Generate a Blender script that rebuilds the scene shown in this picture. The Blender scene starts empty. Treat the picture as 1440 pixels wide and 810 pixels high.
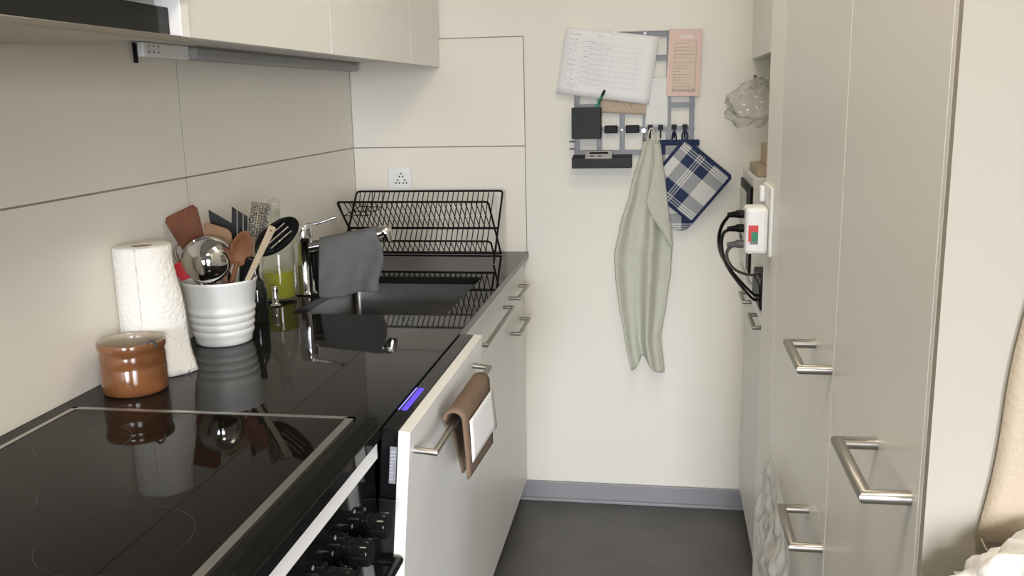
import bpy, bmesh, math, random
from mathutils import Vector, Matrix, noise
C = bpy.context.scene.collection
V = Vector
W = {}                       # world matrices of every object built
random.seed(4)

# ------------------------------------------------------------------ materials
def mat(name, col, rough=.5, metal=0., ior=1.5, var=0., vscale=6., bump=0., bscale=40., coat=0., trans=0., emis=None, estr=0.):
    m = bpy.data.materials.new(name); m.use_nodes = True
    nt = m.node_tree; b = nt.nodes['Principled BSDF']
    b.inputs['Base Color'].default_value = (*col, 1)
    b.inputs['Roughness'].default_value = rough
    b.inputs['Metallic'].default_value = metal
    b.inputs['IOR'].default_value = ior
    b.inputs['Coat Weight'].default_value = coat
    b.inputs['Transmission Weight'].default_value = trans
    if emis:
        b.inputs['Emission Color'].default_value = (*emis, 1); b.inputs['Emission Strength'].default_value = estr
    tc = nt.nodes.new('ShaderNodeTexCoord')
    if var:
        n = nt.nodes.new('ShaderNodeTexNoise'); n.inputs['Scale'].default_value = vscale; n.inputs['Detail'].default_value = 4
        r = nt.nodes.new('ShaderNodeValToRGB')
        r.color_ramp.elements[0].position = .3; r.color_ramp.elements[1].position = .7
        r.color_ramp.elements[0].color = (*[max(0, c * (1 - var)) for c in col], 1)
        r.color_ramp.elements[1].color = (*[min(1, c * (1 + var)) for c in col], 1)
        nt.links.new(tc.outputs['Object'], n.inputs['Vector']); nt.links.new(n.outputs['Fac'], r.inputs['Fac'])
        nt.links.new(r.outputs['Color'], b.inputs['Base Color'])
    if bump:
        n = nt.nodes.new('ShaderNodeTexNoise'); n.inputs['Scale'].default_value = bscale; n.inputs['Detail'].default_value = 3
        bp = nt.nodes.new('ShaderNodeBump'); bp.inputs['Strength'].default_value = bump; bp.inputs['Distance'].default_value = .004
        nt.links.new(tc.outputs['Object'], n.inputs['Vector']); nt.links.new(n.outputs['Fac'], bp.inputs['Height'])
        nt.links.new(bp.outputs['Normal'], b.inputs['Normal'])
    return m

def clear_mat(name, tint, gloss, fac, milk=(1, 1, 1), milkfac=0.):
    """thin clear material: see-through tint, a fresnel gloss and some milky body"""
    m = bpy.data.materials.new(name); m.use_nodes = True
    nt = m.node_tree; nt.nodes.clear()
    out = nt.nodes.new('ShaderNodeOutputMaterial')
    t = nt.nodes.new('ShaderNodeBsdfTransparent'); t.inputs['Color'].default_value = (*tint, 1)
    d = nt.nodes.new('ShaderNodeBsdfTranslucent'); d.inputs['Color'].default_value = (*milk, 1)
    d2 = nt.nodes.new('ShaderNodeBsdfDiffuse'); d2.inputs['Color'].default_value = (*milk, 1)
    md = nt.nodes.new('ShaderNodeMixShader'); nt.links.new(d.outputs[0], md.inputs[1]); nt.links.new(d2.outputs[0], md.inputs[2])
    m1 = nt.nodes.new('ShaderNodeMixShader'); m1.inputs['Fac'].default_value = milkfac
    nt.links.new(t.outputs[0], m1.inputs[1]); nt.links.new(md.outputs[0], m1.inputs[2])
    g = nt.nodes.new('ShaderNodeBsdfGlossy'); g.inputs['Roughness'].default_value = gloss
    lw = nt.nodes.new('ShaderNodeLayerWeight'); lw.inputs['Blend'].default_value = .5
    pw = nt.nodes.new('ShaderNodeMath'); pw.operation = 'POWER'; pw.inputs[1].default_value = 3.5
    ma = nt.nodes.new('ShaderNodeMath'); ma.operation = 'MULTIPLY_ADD'; ma.inputs[1].default_value = fac; ma.inputs[2].default_value = .04
    nt.links.new(lw.outputs['Facing'], pw.inputs[0]); nt.links.new(pw.outputs[0], ma.inputs[0])
    m2 = nt.nodes.new('ShaderNodeMixShader'); nt.links.new(ma.outputs[0], m2.inputs['Fac'])
    nt.links.new(m1.outputs[0], m2.inputs[1]); nt.links.new(g.outputs[0], m2.inputs[2])
    nt.links.new(m2.outputs[0], out.inputs['Surface'])
    return m

def plaid_mat(name, scale, off=(0, 0)):
    m = mat(name, (.3, .3, .4), .9)
    nt = m.node_tree; b = nt.nodes['Principled BSDF']
    tc = nt.nodes.new('ShaderNodeTexCoord'); sp = nt.nodes.new('ShaderNodeSeparateXYZ')
    nt.links.new(tc.outputs['Object'], sp.inputs[0])
    navy = (.022, .036, .095, 1); white = (.66, .66, .63, 1)
    cols = []
    for ax, o in (('X', off[0]), ('Z', off[1])):
        mu = nt.nodes.new('ShaderNodeMath'); mu.operation = 'MULTIPLY_ADD'; mu.inputs[1].default_value = scale; mu.inputs[2].default_value = o
        fr = nt.nodes.new('ShaderNodeMath'); fr.operation = 'FRACT'
        r = nt.nodes.new('ShaderNodeValToRGB'); r.color_ramp.interpolation = 'CONSTANT'
        el = r.color_ramp.elements
        el[0].position = 0; el[0].color = white
        el[1].position = .40; el[1].color = navy
        for p, c in ((.62, white), (.645, navy), (.675, white), (.70, navy), (.73, white), (.755, navy)):
            e = el.new(p); e.color = c
        nt.links.new(sp.outputs[ax], mu.inputs[0]); nt.links.new(mu.outputs[0], fr.inputs[0]); nt.links.new(fr.outputs[0], r.inputs['Fac'])
        cols.append(r)
    mx = nt.nodes.new('ShaderNodeMix'); mx.data_type = 'RGBA'; mx.inputs['Factor'].default_value = .5
    nt.links.new(cols[0].outputs['Color'], mx.inputs['A']); nt.links.new(cols[1].outputs['Color'], mx.inputs['B'])
    nt.links.new(mx.outputs['Result'], b.inputs['Base Color'])
    return m

M = dict(
    wall=mat('wall paint', (.85, .83, .755), .75, bump=.05, bscale=120),
    cream_darkened=mat('darkened cream paint', (.38, .35, .295), .75, bump=.05, bscale=120),  # partition colour darkened so the strong window lamps don't overexpose it
    pillar=mat('white gloss paint', (.92, .91, .87), .5, bump=.12, bscale=90),
    ceiling=mat('ceiling paint', (.84, .83, .80), .8),
    tile=mat('glazed wall tile', (.79, .745, .66), .34, var=.015, vscale=3),
    grout=mat('grout', (.27, .245, .21), .9),
    floor=mat('linoleum', (.105, .103, .098), .42, var=.16, vscale=7, bump=.04, bscale=60),
    base=mat('grey skirting', (.30, .30, .325), .45),
    lacquer=mat('off white lacquer', (.82, .805, .77), .36),
    edge=mat('white edging', (.90, .895, .87), .4),
    carcass=mat('white melamine', (.72, .71, .68), .5),
    granite=mat('black polished granite', (.011, .011, .0105), .035, ior=1.2, var=.45, vscale=420),
    glassblk=mat('black ceramic glass', (.008, .0072, .006), .03, ior=1.2),
    ovenblk=mat('black oven enamel', (.006, .006, .0065), .09, ior=1.25),
    plasticblk=mat('black plastic', (.005, .005, .005), .42, ior=1.22),
    satinblk=mat('satin black lacquer', (.012, .012, .012), .45, ior=1.3),
    wire=mat('black coated wire', (.006, .006, .006), .4, ior=1.22),
    steel=mat('brushed steel', (.37, .35, .32), .38, metal=1),
    basin=mat('satin basin steel', (.20, .198, .19), .30, metal=1, var=.06, vscale=30),
    frame=mat('hob trim steel', (.55, .53, .49), .32, metal=1),
    tin=mat('pale tin', (.55, .55, .55), .5, metal=.3),
    chrome=mat('chrome', (.78, .78, .78), .06, metal=1),
    silver=mat('galvanised steel', (.10, .10, .102), .42, metal=.7),
    hoodblk=mat('dark tinted glass', (.016, .017, .016), .13, ior=1.28),
    filter=mat('hood filter metal', (.52, .48, .41), .45, metal=.4),
    lens=clear_mat('frosted light cover', (.85, .86, .87), .2, .35, (.75, .76, .78), .7),
    whiteplastic=mat('white plastic', (.80, .80, .785), .35),
    white_lightened=mat('lightened white plastic', (.95, .95, .94), .3),  # white raised so the shaded socket end looks lit
    darkhole=mat('dark socket hole', (.02, .02, .02), .8),
    paper=mat('white paper', (.87, .865, .87), .9),
    paper2=mat('thin white paper', (.80, .805, .79), .9),
    brownpaper=mat('brown paper', (.53, .42, .33), .9),
    pink=mat('pink card', (.76, .575, .515), .8),
    cream=mat('cream paper', (.73, .60, .50), .85),
    ink=mat('grey ink', (.36, .37, .41), .9),
    inkfaint=mat('faint blue ink', (.66, .67, .72), .9),
    inkbrown=mat('brown ink', (.36, .27, .21), .9),
    inkgreen=mat('green ink', (.12, .3, .2), .9),
    whiteink=mat('white lettering', (.95, .93, .9), .7),
    greenpen=mat('green pen', (.02, .30, .14), .35),
    linen=mat('sage linen', (.56, .57, .485), .95, var=.05, vscale=25, bump=.25, bscale=500),
    navy=mat('navy cotton', (.020, .032, .088), .95),
    plaid=plaid_mat('navy plaid cotton', 6.6, (.80, .20)),
    plaid2=plaid_mat('navy plaid mitt cotton', 7.4, (.30, .75)),
    microfibre=mat('grey microfibre', (.098, .10, .098), .95, var=.12, vscale=30, bump=.3, bscale=400),
    kraft=mat('corrugated cardboard', (.165, .108, .070), .85, var=.08, vscale=20),
    stoneware=mat('brown salt glaze', (.17, .068, .026), .16, var=.28, vscale=22, bump=.08, bscale=50, coat=.4),
    glaze=mat('pale grey brown glaze', (.42, .36, .29), .2),
    ceramic=mat('white ceramic', (.70, .71, .68), .32),
    tissue=mat('kitchen paper', (.80, .775, .72), .95, bump=1., bscale=120),
    tube=mat('roll core card', (.38, .29, .22), .9),
    woodred=mat('reddish wood', (.115, .038, .015), .6, ior=1.3, var=.2, vscale=18),
    woodlight=mat('pale beech', (.40, .32, .22), .7, ior=1.3, var=.12, vscale=25),
    woodmid=mat('worn beech', (.15, .064, .028), .6, ior=1.3, var=.2, vscale=20),
    tan=mat('tan plastic', (.20, .115, .06), .6, ior=1.3),
    red=mat('red silicone', (.55, .012, .02), .4),
    greenplastic=mat('green rubber', (.10, .34, .05), .5),
    bristle=mat('grey bristles', (.22, .22, .20), .9, var=.5, vscale=160),
    glass=clear_mat('bottle glass', (.97, .98, .965), .03, .6, (.6, .62, .58), .03),
    darkglass=mat('dark bottle glass', (.012, .013, .010), .06),
    soap=mat('yellow green soap', (.34, .335, .018), .15, trans=.15, ior=1.33),
    polybag=clear_mat('clear polythene', (.975, .975, .975), .16, .5, (.9, .9, .88), .07),
    whitebag=clear_mat('white film', (.9, .9, .9), .18, .35, (.9, .89, .87), .55),
    canvas=mat('cream canvas', (.46, .385, .29), .95, bump=.2, bscale=300),
    whitecloth=mat('white cloth', (.66, .65, .63), .9, bump=.2, bscale=200),
    cable=mat('grey cable', (.09, .09, .088), .5),
    board=mat('pale bamboo', (.50, .40, .28), .6, var=.08, vscale=20),
    display=mat('lit violet display', (.02, .01, .08), .3, emis=(.10, .045, 1.0), estr=1.5),
    display2=mat('lit pale display bar', (.02, .02, .08), .3, emis=(.28, .27, .95), estr=1.2),
    digit=mat('display digits', (.02, .01, .12), .3, emis=(.05, .02, .55), estr=1.),
    stickerred=mat('red sticker', (.60, .045, .035), .5),
    stickergreen=mat('green sticker', (.02, .22, .12), .5),
    zone=mat('zone marking', (.015, .0145, .013), .3),
    greylabel=mat('grey rating label', (.20, .21, .22), .5),
    icon=mat('grey printed icons', (.28, .28, .28), .5),
    ovenwindow=mat('dark door glass', (.30, .31, .30), .12),
)

# ------------------------------------------------------------------ mesh helpers
def bm_new(): return bmesh.new()

def box(bm, x0, x1, y0, y1, z0, z1, T=None):
    vs = [bm.verts.new(V((x, y, z))) for x in (x0, x1) for y in (y0, y1) for z in (z0, z1)]
    for f in ((0, 1, 3, 2), (4, 6, 7, 5), (0, 4, 5, 1), (2, 3, 7, 6), (0, 2, 6, 4), (1, 5, 7, 3)):
        bm.faces.new([vs[i] for i in f])
    if T is not None:
        for v in vs: v.co = T @ v.co
    return vs

def tube(bm, pts, r, seg=10, closed=False):
    pts = [V(p) for p in pts]
    n = len(pts)
    rad = r if isinstance(r, (list, tuple)) else [r] * n
    segs = [(pts[(i + 1) % n] - pts[i]).normalized() for i in range(n if closed else n - 1)]
    t0 = segs[0]
    a = V((0, 0, 1)) if abs(t0.z) < .9 else V((1, 0, 0))
    u = t0.cross(a).normalized()
    rings = []
    for i in range(n):
        if closed: ti, to = segs[i - 1], segs[i]
        else: ti, to = segs[max(0, i - 1)], segs[min(n - 2, i)]
        if i == 0: ti = to if not closed else ti
        if closed and i == 0:
            u = (u - ti * u.dot(ti)).normalized()
        w = ti.cross(u)
        nn = (ti + to)
        if nn.length < 1e-6: nn = ti.copy()
        nn.normalize()
        ring = []
        dd = ti.dot(nn)
        for k in range(seg):
            an = 2 * math.pi * k / seg
            o = (u * math.cos(an) + w * math.sin(an)) * rad[i]
            if dd > .3: o = o - ti * (o.dot(nn) / dd)
            ring.append(bm.verts.new(pts[i] + o))
        rings.append(ring)
        q = ti.rotation_difference(to)
        u = q @ u
    m = n if closed else n - 1
    for i in range(m):
        A, B = rings[i], rings[(i + 1) % n]
        sh = 0
        if closed and i == n - 1:
            sh = min(range(seg), key=lambda s: (B[s].co - A[0].co).length)
        for k in range(seg):
            bm.faces.new((A[k], A[(k + 1) % seg], B[(k + 1 + sh) % seg], B[(k + sh) % seg]))
    if not closed:
        bm.faces.new(list(reversed(rings[0]))); bm.faces.new(rings[-1])

def smoothpath(pts, k=6):
    P = [V(p) for p in pts]; out = []
    for i in range(len(P) - 1):
        p0 = P[max(0, i - 1)]; p1 = P[i]; p2 = P[i + 1]; p3 = P[min(len(P) - 1, i + 2)]
        for j in range(k):
            t = j / k
            out.append(.5 * ((2 * p1) + (p2 - p0) * t + (2 * p0 - 5 * p1 + 4 * p2 - p3) * t * t + (3 * p1 - p0 - 3 * p2 + p3) * t ** 3))
    out.append(P[-1]); return out

def lathe(bm, prof, c=(0, 0, 0), seg=48, T=None):
    """profile of (r, z); r = 0 closes at the axis"""
    c = V(c); rings = []; allv = []
    for r, z in prof:
        if r <= 1e-6:
            v = bm.verts.new(c + V((0, 0, z))); rings.append([v]); allv.append(v)
        else:
            ring = [bm.verts.new(c + V((r * math.cos(2 * math.pi * k / seg), r * math.sin(2 * math.pi * k / seg), z))) for k in range(seg)]
            rings.append(ring); allv += ring
    for A, B in zip(rings, rings[1:]):
        for k in range(seg):
            k2 = (k + 1) % seg
            if len(A) == 1 and len(B) == 1: break
            if len(A) == 1: bm.faces.new((A[0], B[k2], B[k]))
            elif len(B) == 1: bm.faces.new((A[k], A[k2], B[0]))
            else: bm.faces.new((A[k], A[k2], B[k2], B[k]))
    if T is not None:
        for v in allv: v.co = T @ v.co

def prism(bm, outline, t, T=None, plane='xz'):
    """2-D outline extruded by t along the third axis, centred"""
    a = []; b = []
    for p, q in outline:
        if plane == 'xz': a.append(V((p, -t / 2, q))); b.append(V((p, t / 2, q)))
        elif plane == 'yz': a.append(V((-t / 2, p, q))); b.append(V((t / 2, p, q)))
        else: a.append(V((p, q, -t / 2))); b.append(V((p, q, t / 2)))
    if T is not None: a = [T @ v for v in a]; b = [T @ v for v in b]
    a = [bm.verts.new(v) for v in a]; b = [bm.verts.new(v) for v in b]; n = len(a)
    bm.faces.new(a); bm.faces.new(list(reversed(b)))
    for i in range(n): bm.faces.new((a[i], b[i], b[(i + 1) % n], a[(i + 1) % n]))

def sheet(bm, fn, nu, nv):
    g = [[bm.verts.new(V(fn(i / nu, j / nv))) for j in range(nv + 1)] for i in range(nu + 1)]
    for i in range(nu):
        for j in range(nv):
            bm.faces.new((g[i][j], g[i + 1][j], g[i + 1][j + 1], g[i][j + 1]))
    return g

def slab_hole(bm, x0, x1, y0, y1, z0, z1, hx0, hx1, hy0, hy1):
    xs = [x0, hx0, hx1, x1]; ys = [y0, hy0, hy1, y1]
    g = {}
    for i, x in enumerate(xs):
        for j, y in enumerate(ys):
            for k, z in enumerate((z0, z1)): g[i, j, k] = bm.verts.new((x, y, z))
    for i in range(3):
        for j in range(3):
            if i == 1 and j == 1: continue
            bm.faces.new([g[i, j, 1], g[i + 1, j, 1], g[i + 1, j + 1, 1], g[i, j + 1, 1]])
            bm.faces.new([g[i, j, 0], g[i, j + 1, 0], g[i + 1, j + 1, 0], g[i + 1, j, 0]])
    for i in range(3):
        for j in (0, 3): bm.faces.new([g[i, j, 0], g[i + 1, j, 0], g[i + 1, j, 1], g[i, j, 1]])
        for k in (0, 3): bm.faces.new([g[k, i, 0], g[k, i + 1, 0], g[k, i + 1, 1], g[k, i, 1]])
    h = [(1, 1), (2, 1), (2, 2), (1, 2)]
    for a, b in zip(h, h[1:] + h[:1]): bm.faces.new([g[a[0], a[1], 0], g[b[0], b[1], 0], g[b[0], b[1], 1], g[a[0], a[1], 1]])

def obj(name, bm, m, parent=None, smooth=False, bevel=0., local=False, T=None, solid=0., sub=0, bseg=2, angle=40):
    if T is not None: bm.transform(T)
    bmesh.ops.recalc_face_normals(bm, faces=bm.faces)
    if parent is not None and not local: bm.transform(W[parent].inverted())
    me = bpy.data.meshes.new(name); bm.to_mesh(me); bm.free()
    me.materials.append(m)
    o = bpy.data.objects.new(name, me); C.objects.link(o)
    if parent is not None: o.parent = parent; W[o] = W[parent].copy()
    else: W[o] = Matrix.Identity(4)
    if smooth:
        for p in me.polygons: p.use_smooth = True
        if smooth != 'all':
            me.set_sharp_from_angle(angle=math.radians(angle))
    if solid:
        s = o.modifiers.new('thick', 'SOLIDIFY'); s.thickness = solid; s.offset = 0
    if bevel:
        b = o.modifiers.new('bevel', 'BEVEL'); b.width = bevel; b.segments = bseg; b.limit_method = 'ANGLE'; b.angle_limit = math.radians(50)
    if sub:
        s = o.modifiers.new('sub', 'SUBSURF'); s.levels = sub; s.render_levels = sub
    return o

def recentre(o, loc):
    """give a one-mesh thing an origin at its base"""
    T = Matrix.Translation(-V(loc)); o.data.transform(T); o.location = V(loc); W[o] = Matrix.Translation(V(loc)); return o

def tag(o, label, cat, group=None):
    o['label'] = label; o['category'] = cat
    if group: o['group'] = group
    return o

def thing(name, label, cat, loc=(0, 0, 0), mw=None, group=None):
    o = bpy.data.objects.new(name, None); C.objects.link(o); o.empty_display_size = .05
    mw = mw if mw is not None else Matrix.Translation(V(loc))
    o.matrix_world = mw; W[o] = mw.copy()
    return tag(o, label, cat, group)

def struct(name, bm, m, **k):
    o = obj(name, bm, m, **k); o['kind'] = 'structure'; return o

def B(name, m, x0, x1, y0, y1, z0, z1, parent=None, bevel=.0015, T=None):
    bm = bm_new(); box(bm, x0, x1, y0, y1, z0, z1); return obj(name, bm, m, parent, bevel=bevel, T=T)

def handle(parent, a, b, out, T=None, r=.0058, m=None):
    a, b, out = V(a), V(b), V(out)
    bm = bm_new(); tube(bm, [a, a + out, b + out, b], r, 14)
    return obj('handle', bm, m or M['steel'], parent, smooth=True, T=T, angle=50)

# ------------------------------------------------------------------ camera
cd = bpy.data.cameras.new('camera'); cam = bpy.data.objects.new('camera', cd); C.objects.link(cam)
cd.sensor_width = 36; cd.lens = 1294.55 / 1440 * 36; cd.clip_start = .02
r_ = V((0.9872217550586, 0.15805248957138562, -0.02031297317737367)); u_ = V((-0.012513505243685379, 0.20396969239345833, 0.9788972248256883)); f_ = V((-0.1588603743088059, 0.966134449818039, -0.20334110836046176))
cam.matrix_world = Matrix(((r_.x, u_.x, -f_.x, 1.04814), (r_.y, u_.y, -f_.y, -3.05956), (r_.z, u_.z, -f_.z, 1.41602), (0, 0, 0, 1)))
bpy.context.scene.camera = cam

# ------------------------------------------------------------------ room shell
CEIL = 2.42; YR = -8.7; XR = 1.88; XR2 = 2.7
bm = bm_new(); box(bm, -.1, XR2 + .1, YR - .1, .1, -.08, 0); struct('floor', bm, M['floor'])
bm = bm_new(); box(bm, -.1, XR2 + .1, YR - .1, .1, CEIL, CEIL + .08); struct('ceiling', bm, M['ceiling'])
bm = bm_new(); box(bm, -.1, 0, YR - .1, .1, 0, CEIL); struct('wall_left', bm, M['wall'])
bm = bm_new(); box(bm, 0, XR, 0, .1, 0, CEIL); struct('wall_back', bm, M['wall'])
bm = bm_new(); box(bm, XR, XR + .1, -2.354, .1, 0, CEIL); struct('wall_right', bm, M['wall'])
bm = bm_new(); box(bm, 1.2505, XR2, -2.364, -2.354, 0, CEIL); struct('wall_partition', bm, M['cream_darkened'])
sy0, sy1, sz0, sz1 = -6.05, -4.75, .35, 2.05
bm = bm_new()
for b4 in ((YR, sy0, 0, CEIL), (sy1, -2.354, 0, CEIL), (sy0, sy1, 0, sz0), (sy0, sy1, sz1, CEIL)): box(bm, XR2, XR2 + .1, b4[0], b4[1], b4[2], b4[3])
struct('wall_side', bm, M['wall'])
bm = bm_new()
for a in ((sy0, sy0 + .06, sz0, sz1), (sy1 - .06, sy1, sz0, sz1), (sy0, sy1, sz0, sz0 + .06), (sy0, sy1, sz1 - .06, sz1)): box(bm, XR2 + .02, XR2 + .08, a[0], a[1], a[2], a[3])
struct('added_window', bm, M['edge'])  # made-up side window, added to carry the side fill lamp
wx0, wx1, wz0, wz1 = .20, 1.80, .40, 2.20
bm = bm_new()
for b4 in ((0, wx0, 0, CEIL), (wx1, XR2, 0, CEIL), (wx0, wx1, 0, wz0), (wx0, wx1, wz1, CEIL)): box(bm, b4[0], b4[1], YR - .1, YR, b4[2], b4[3])
struct('wall_rear', bm, M['wall'])
bm = bm_new()
for a in ((wx0, wx0 + .06, wz0, wz1), (wx1 - .06, wx1, wz0, wz1), (wx0, wx1, wz0, wz0 + .06), (wx0, wx1, wz1 - .06, wz1), (.95, 1.05, wz0, wz1)):
    box(bm, a[0], a[1], YR - .08, YR - .02, a[2], a[3])
struct('window_1', bm, M['edge'])
bm = bm_new(); box(bm, 1.250, XR, -1.411, -1.200, 0, CEIL); struct('wall_pillar', bm, M['pillar'], bevel=.004)
bm = bm_new(); box(bm, .53, 1.345, -.012, -.001, 0, .072); box(bm, .53, 1.345, -.020, -.012, 0, .012); struct('baseboard_back', bm, M['base'], bevel=.003)

# backsplash tiles: big panels with open grout lines (grout on the backing)
SEAM = 1.2557; TOP = 1.6076
def tiles(name, panels, backing):
    bm = bm_new()
    for p in panels: box(bm, *p)
    n = len(bm.faces)
    box(bm, *backing)
    for i, f in enumerate(bm.faces): f.material_index = 0 if i < n else 1
    o = obj(name, bm, M['tile']); o.data.materials.append(M['grout']); o['kind'] = 'structure'
    return o
g = .0019
yj = -1.150
pan = []
for ya, yb in ((-3.4, -2.30), (-2.30, yj), (yj, -.009)):
    for za, zb in ((.9005, SEAM), (SEAM, TOP)):
        pan.append((.001, .008, ya + g, yb - g, za + (g if za > .95 else 0), zb - g))
tiles('trim_1', pan, (.0006, .0071, -3.4, -.009, .9005, TOP - .003))
pan = [(.0085, .599, -.008, -.001, za + (g if za > .95 else 0), zb - g) for za, zb in ((.9005, SEAM), (SEAM, TOP))]
tiles('trim_2', pan, (.0085, .6004, -.0068, -.0006, .9005, TOP + .0012))

# ------------------------------------------------------------------ countertop and sink
SX0, SX1, SY0, SY1 = .145, .532, -.945, -.462
bm = bm_new(); slab_hole(bm, 0.001, .605, -3.35, -.001, .878, .900, SX0, SX1, SY0, SY1)
ct = obj('countertop', bm, M['granite'], bevel=.0015); tag(ct, 'long black polished granite worktop along the tiled wall', 'countertop')

sk = thing('sink', 'undermounted steel sink basin set into the black granite', 'sink', (.34, -.70, .70))
bm = bm_new()
def rrect(x0, x1, y0, y1, r, n=6):
    out = []
    for cx, cy, a0 in ((x1 - r, y1 - r, 0), (x0 + r, y1 - r, 90), (x0 + r, y0 + r, 180), (x1 - r, y0 + r, 270)):
        for k in range(n + 1):
            a = math.radians(a0 + 90 * k / n); out.append((cx + r * math.cos(a), cy + r * math.sin(a)))
    return out
loops = []
for ex, z, rr in ((.022, .877, .03), (.005, .877, .02), (.005, .870, .02), (.003, .735, .025), (-.02, .712, .03), (-.05, .708, .03)):
    L = [bm.verts.new((x, y, z)) for x, y in rrect(SX0 - ex, SX1 + ex, SY0 - ex, SY1 + ex, rr)]
    if loops:
        A = loops[-1]
        for k in range(len(L)): bm.faces.new((A[k], A[(k + 1) % len(L)], L[(k + 1) % len(L)], L[k]))
    loops.append(L)
bm.faces.new(loops[-1])
obj('basin', bm, M['basin'], sk, smooth=True, solid=.0012, angle=60)
bm = bm_new(); lathe(bm, [(0, .7085), (.034, .7085), (.040, .7115), (.045, .7115), (.045, .7095)], (.34, -.70, 0), 32)
obj('drain', bm, M['chrome'], sk, smooth=True)

# hob
hb = thing('hob', 'black glass cooking hob framed by a steel strip', 'hob', (.30, -1.965, .9))
HX0, HX1, HY0, HY1 = .047, .555, -2.262, -1.678
bm = bm_new(); box(bm, HX0 + .008, HX1 - .012, HY0 + .008, HY1 - .008, .9002, .9042); obj('glass', bm, M['glassblk'], hb)
bm = bm_new()
for a in ((HX0, HX0 + .009, HY0, HY1), (HX1 - .0135, HX1, HY0, HY1), (HX0, HX1, HY0, HY0 + .009), (HX0, HX1, HY1 - .009, HY1)):
    box(bm, a[0], a[1], a[2], a[3], .9001, .9052)
obj('steel_frame', bm, M['frame'], hb)
for cx, cy, rr in ((.405, -2.125, .090), (.165, -2.085, .085), (.165, -1.83, .07)):
    bm = bm_new(); n = 72
    A = [[bm.verts.new((cx + r2 * math.cos(2 * math.pi * k / n), cy + r2 * math.sin(2 * math.pi * k / n), .90435)) for k in range(n)] for r2 in (rr, rr + .0009)]
    for k in range(n): bm.faces.new((A[0][k], A[0][(k + 1) % n], A[1][(k + 1) % n], A[1][k]))
    obj('zone_marking', bm, M['zone'], hb)

# ------------------------------------------------------------------ base run on the tiled side
FX = .587
ov = thing('oven', 'black built-in oven with round knobs beneath the hob', 'oven', (.30, -1.95, 0))
OY0, OY1 = -2.262, -1.708
B('body', M['plasticblk'], .04, .575, OY0, OY1, .10, .842, ov)
B('plinth', M['base'], .50, .515, OY0, OY1, 0, .10, ov)
B('trim_strip', M['edge'], .56, .599, OY0, OY1 + .002, .846, .8725, ov, .001)
B('control_panel', M['ovenblk'], .575, .594, OY0, OY1, .722, .842, ov, .002)
B('oven_door', M['ovenblk'], .575, .598, OY0, OY1, .12, .716, ov, .003)
bm = bm_new(); tube(bm, [(.597, -2.22, .672), (.628, -2.22, .672), (.628, -1.72, .672), (.597, -1.72, .672)], .008, 12)
obj('door_handle', bm, M['plasticblk'], ov, smooth=True, angle=50)
Kz = .776
for ky in (-1.80, -1.885, -1.972):
    T = Matrix.Translation(V((.594, ky, Kz))) @ Matrix.Rotation(math.pi / 2, 4, 'Y')
    bm = bm_new(); lathe(bm, [(0, 0), (.026, 0), (.026, .008), (.0205, .010), (.0205, .044), (.0185, .047), (0, .047)], seg=36, T=T)
    k = obj('knob', bm, M['ovenblk'], ov, smooth=True, angle=35)
    bm = bm_new()
    for q in range(4):
        a = math.radians(-150 + q * 40); c = V((.5945, ky + .033 * math.sin(a), Kz + .033 * math.cos(a))); s = .0028
        box(bm, c.x - .0004, c.x + .0004, c.y - s, c.y + s, c.z + s * .7, c.z + s); box(bm, c.x - .0004, c.x + .0004, c.y - s, c.y + s, c.z - s, c.z - s * .7)
        box(bm, c.x - .0004, c.x + .0004, c.y - s, c.y - s * .7, c.z - s, c.z + s); box(bm, c.x - .0004, c.x + .0004, c.y + s * .7, c.y + s, c.z - s, c.z + s)
        box(bm, c.x - .0004, c.x + .0004, c.y - s * .3, c.y + s * .3, c.z - s * .6, c.z + s * .6)
    obj('printed_icons', bm, M['icon'], k)

# dishwasher, its door standing a hand's breadth ajar
DY0, DY1 = -1.705, -1.090
dw = thing('dishwasher', 'built-in dishwasher with white front standing slightly ajar', 'dishwasher', (.30, -1.40, 0))
B('tub', M['plasticblk'], .04, .518, DY0 + .01, DY1 - .01, .10, .872, dw)
B('plinth', M['base'], .50, .515, DY0 + .001, DY1 - .001, 0, .10, dw)
hinge = V((FX, 0, .10))
TD = Matrix.Translation(hinge) @ Matrix.Rotation(math.radians(4.9), 4, 'Y') @ Matrix.Translation(-hinge)
ind = B('inner_door', M['satinblk'], .536, .5665, DY0 + .004, DY1 - .004, .13, .772, dw, .003, TD)
cp = B('control_strip', M['ovenblk'], .5385, .5668, DY0 + .003, DY1 - .003, .775, .8945, dw, .0015, TD)
bm = bm_new(); box(bm, .5455, .5550, -1.610, -1.489, .8940, .8950); obj('display', bm, M['display'], cp, T=TD)
bm = bm_new(); box(bm, .5395, .5420, -1.610, -1.489, .8940, .8950); obj('display_bar', bm, M['display2'], cp, T=TD)
bm = bm_new()
for k in range(8):
    y = -1.603 + k * .0145
    box(bm, .5470, .5480, y, y + .008, .8948, .8953); box(bm, .5500, .5507, y, y + .009, .8948, .8953); box(bm, .5525, .5532, y + .002, y + .006, .8948, .8953)
    box(bm, .5462, .5543, y - .0025, y - .0015, .8948, .8953)
obj('display_digits', bm, M['digit'], cp, T=TD)
bm = bm_new(); box(bm, .5545, .5655, DY0 + .0012, DY0 + .0035, .802, .866); lab = obj('rating_label', bm, M['greylabel'], cp, T=TD)
bm = bm_new()
for k in range(9):
    z = .808 + k * .006; box(bm, .5560, .5560 + random.uniform(.004, .0085), DY0 + .0006, DY0 + .0014, z, z + .0024)
obj('label_print', bm, M['ink'], cp, T=TD)
fp = B('front_panel', M['lacquer'], .5675, FX, DY0, DY1, .105, .895, dw, .0012, TD)
handle(fp, (FX, -1.675, .853), (FX, -1.19, .853), (.036, 0, 0), TD)

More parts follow.
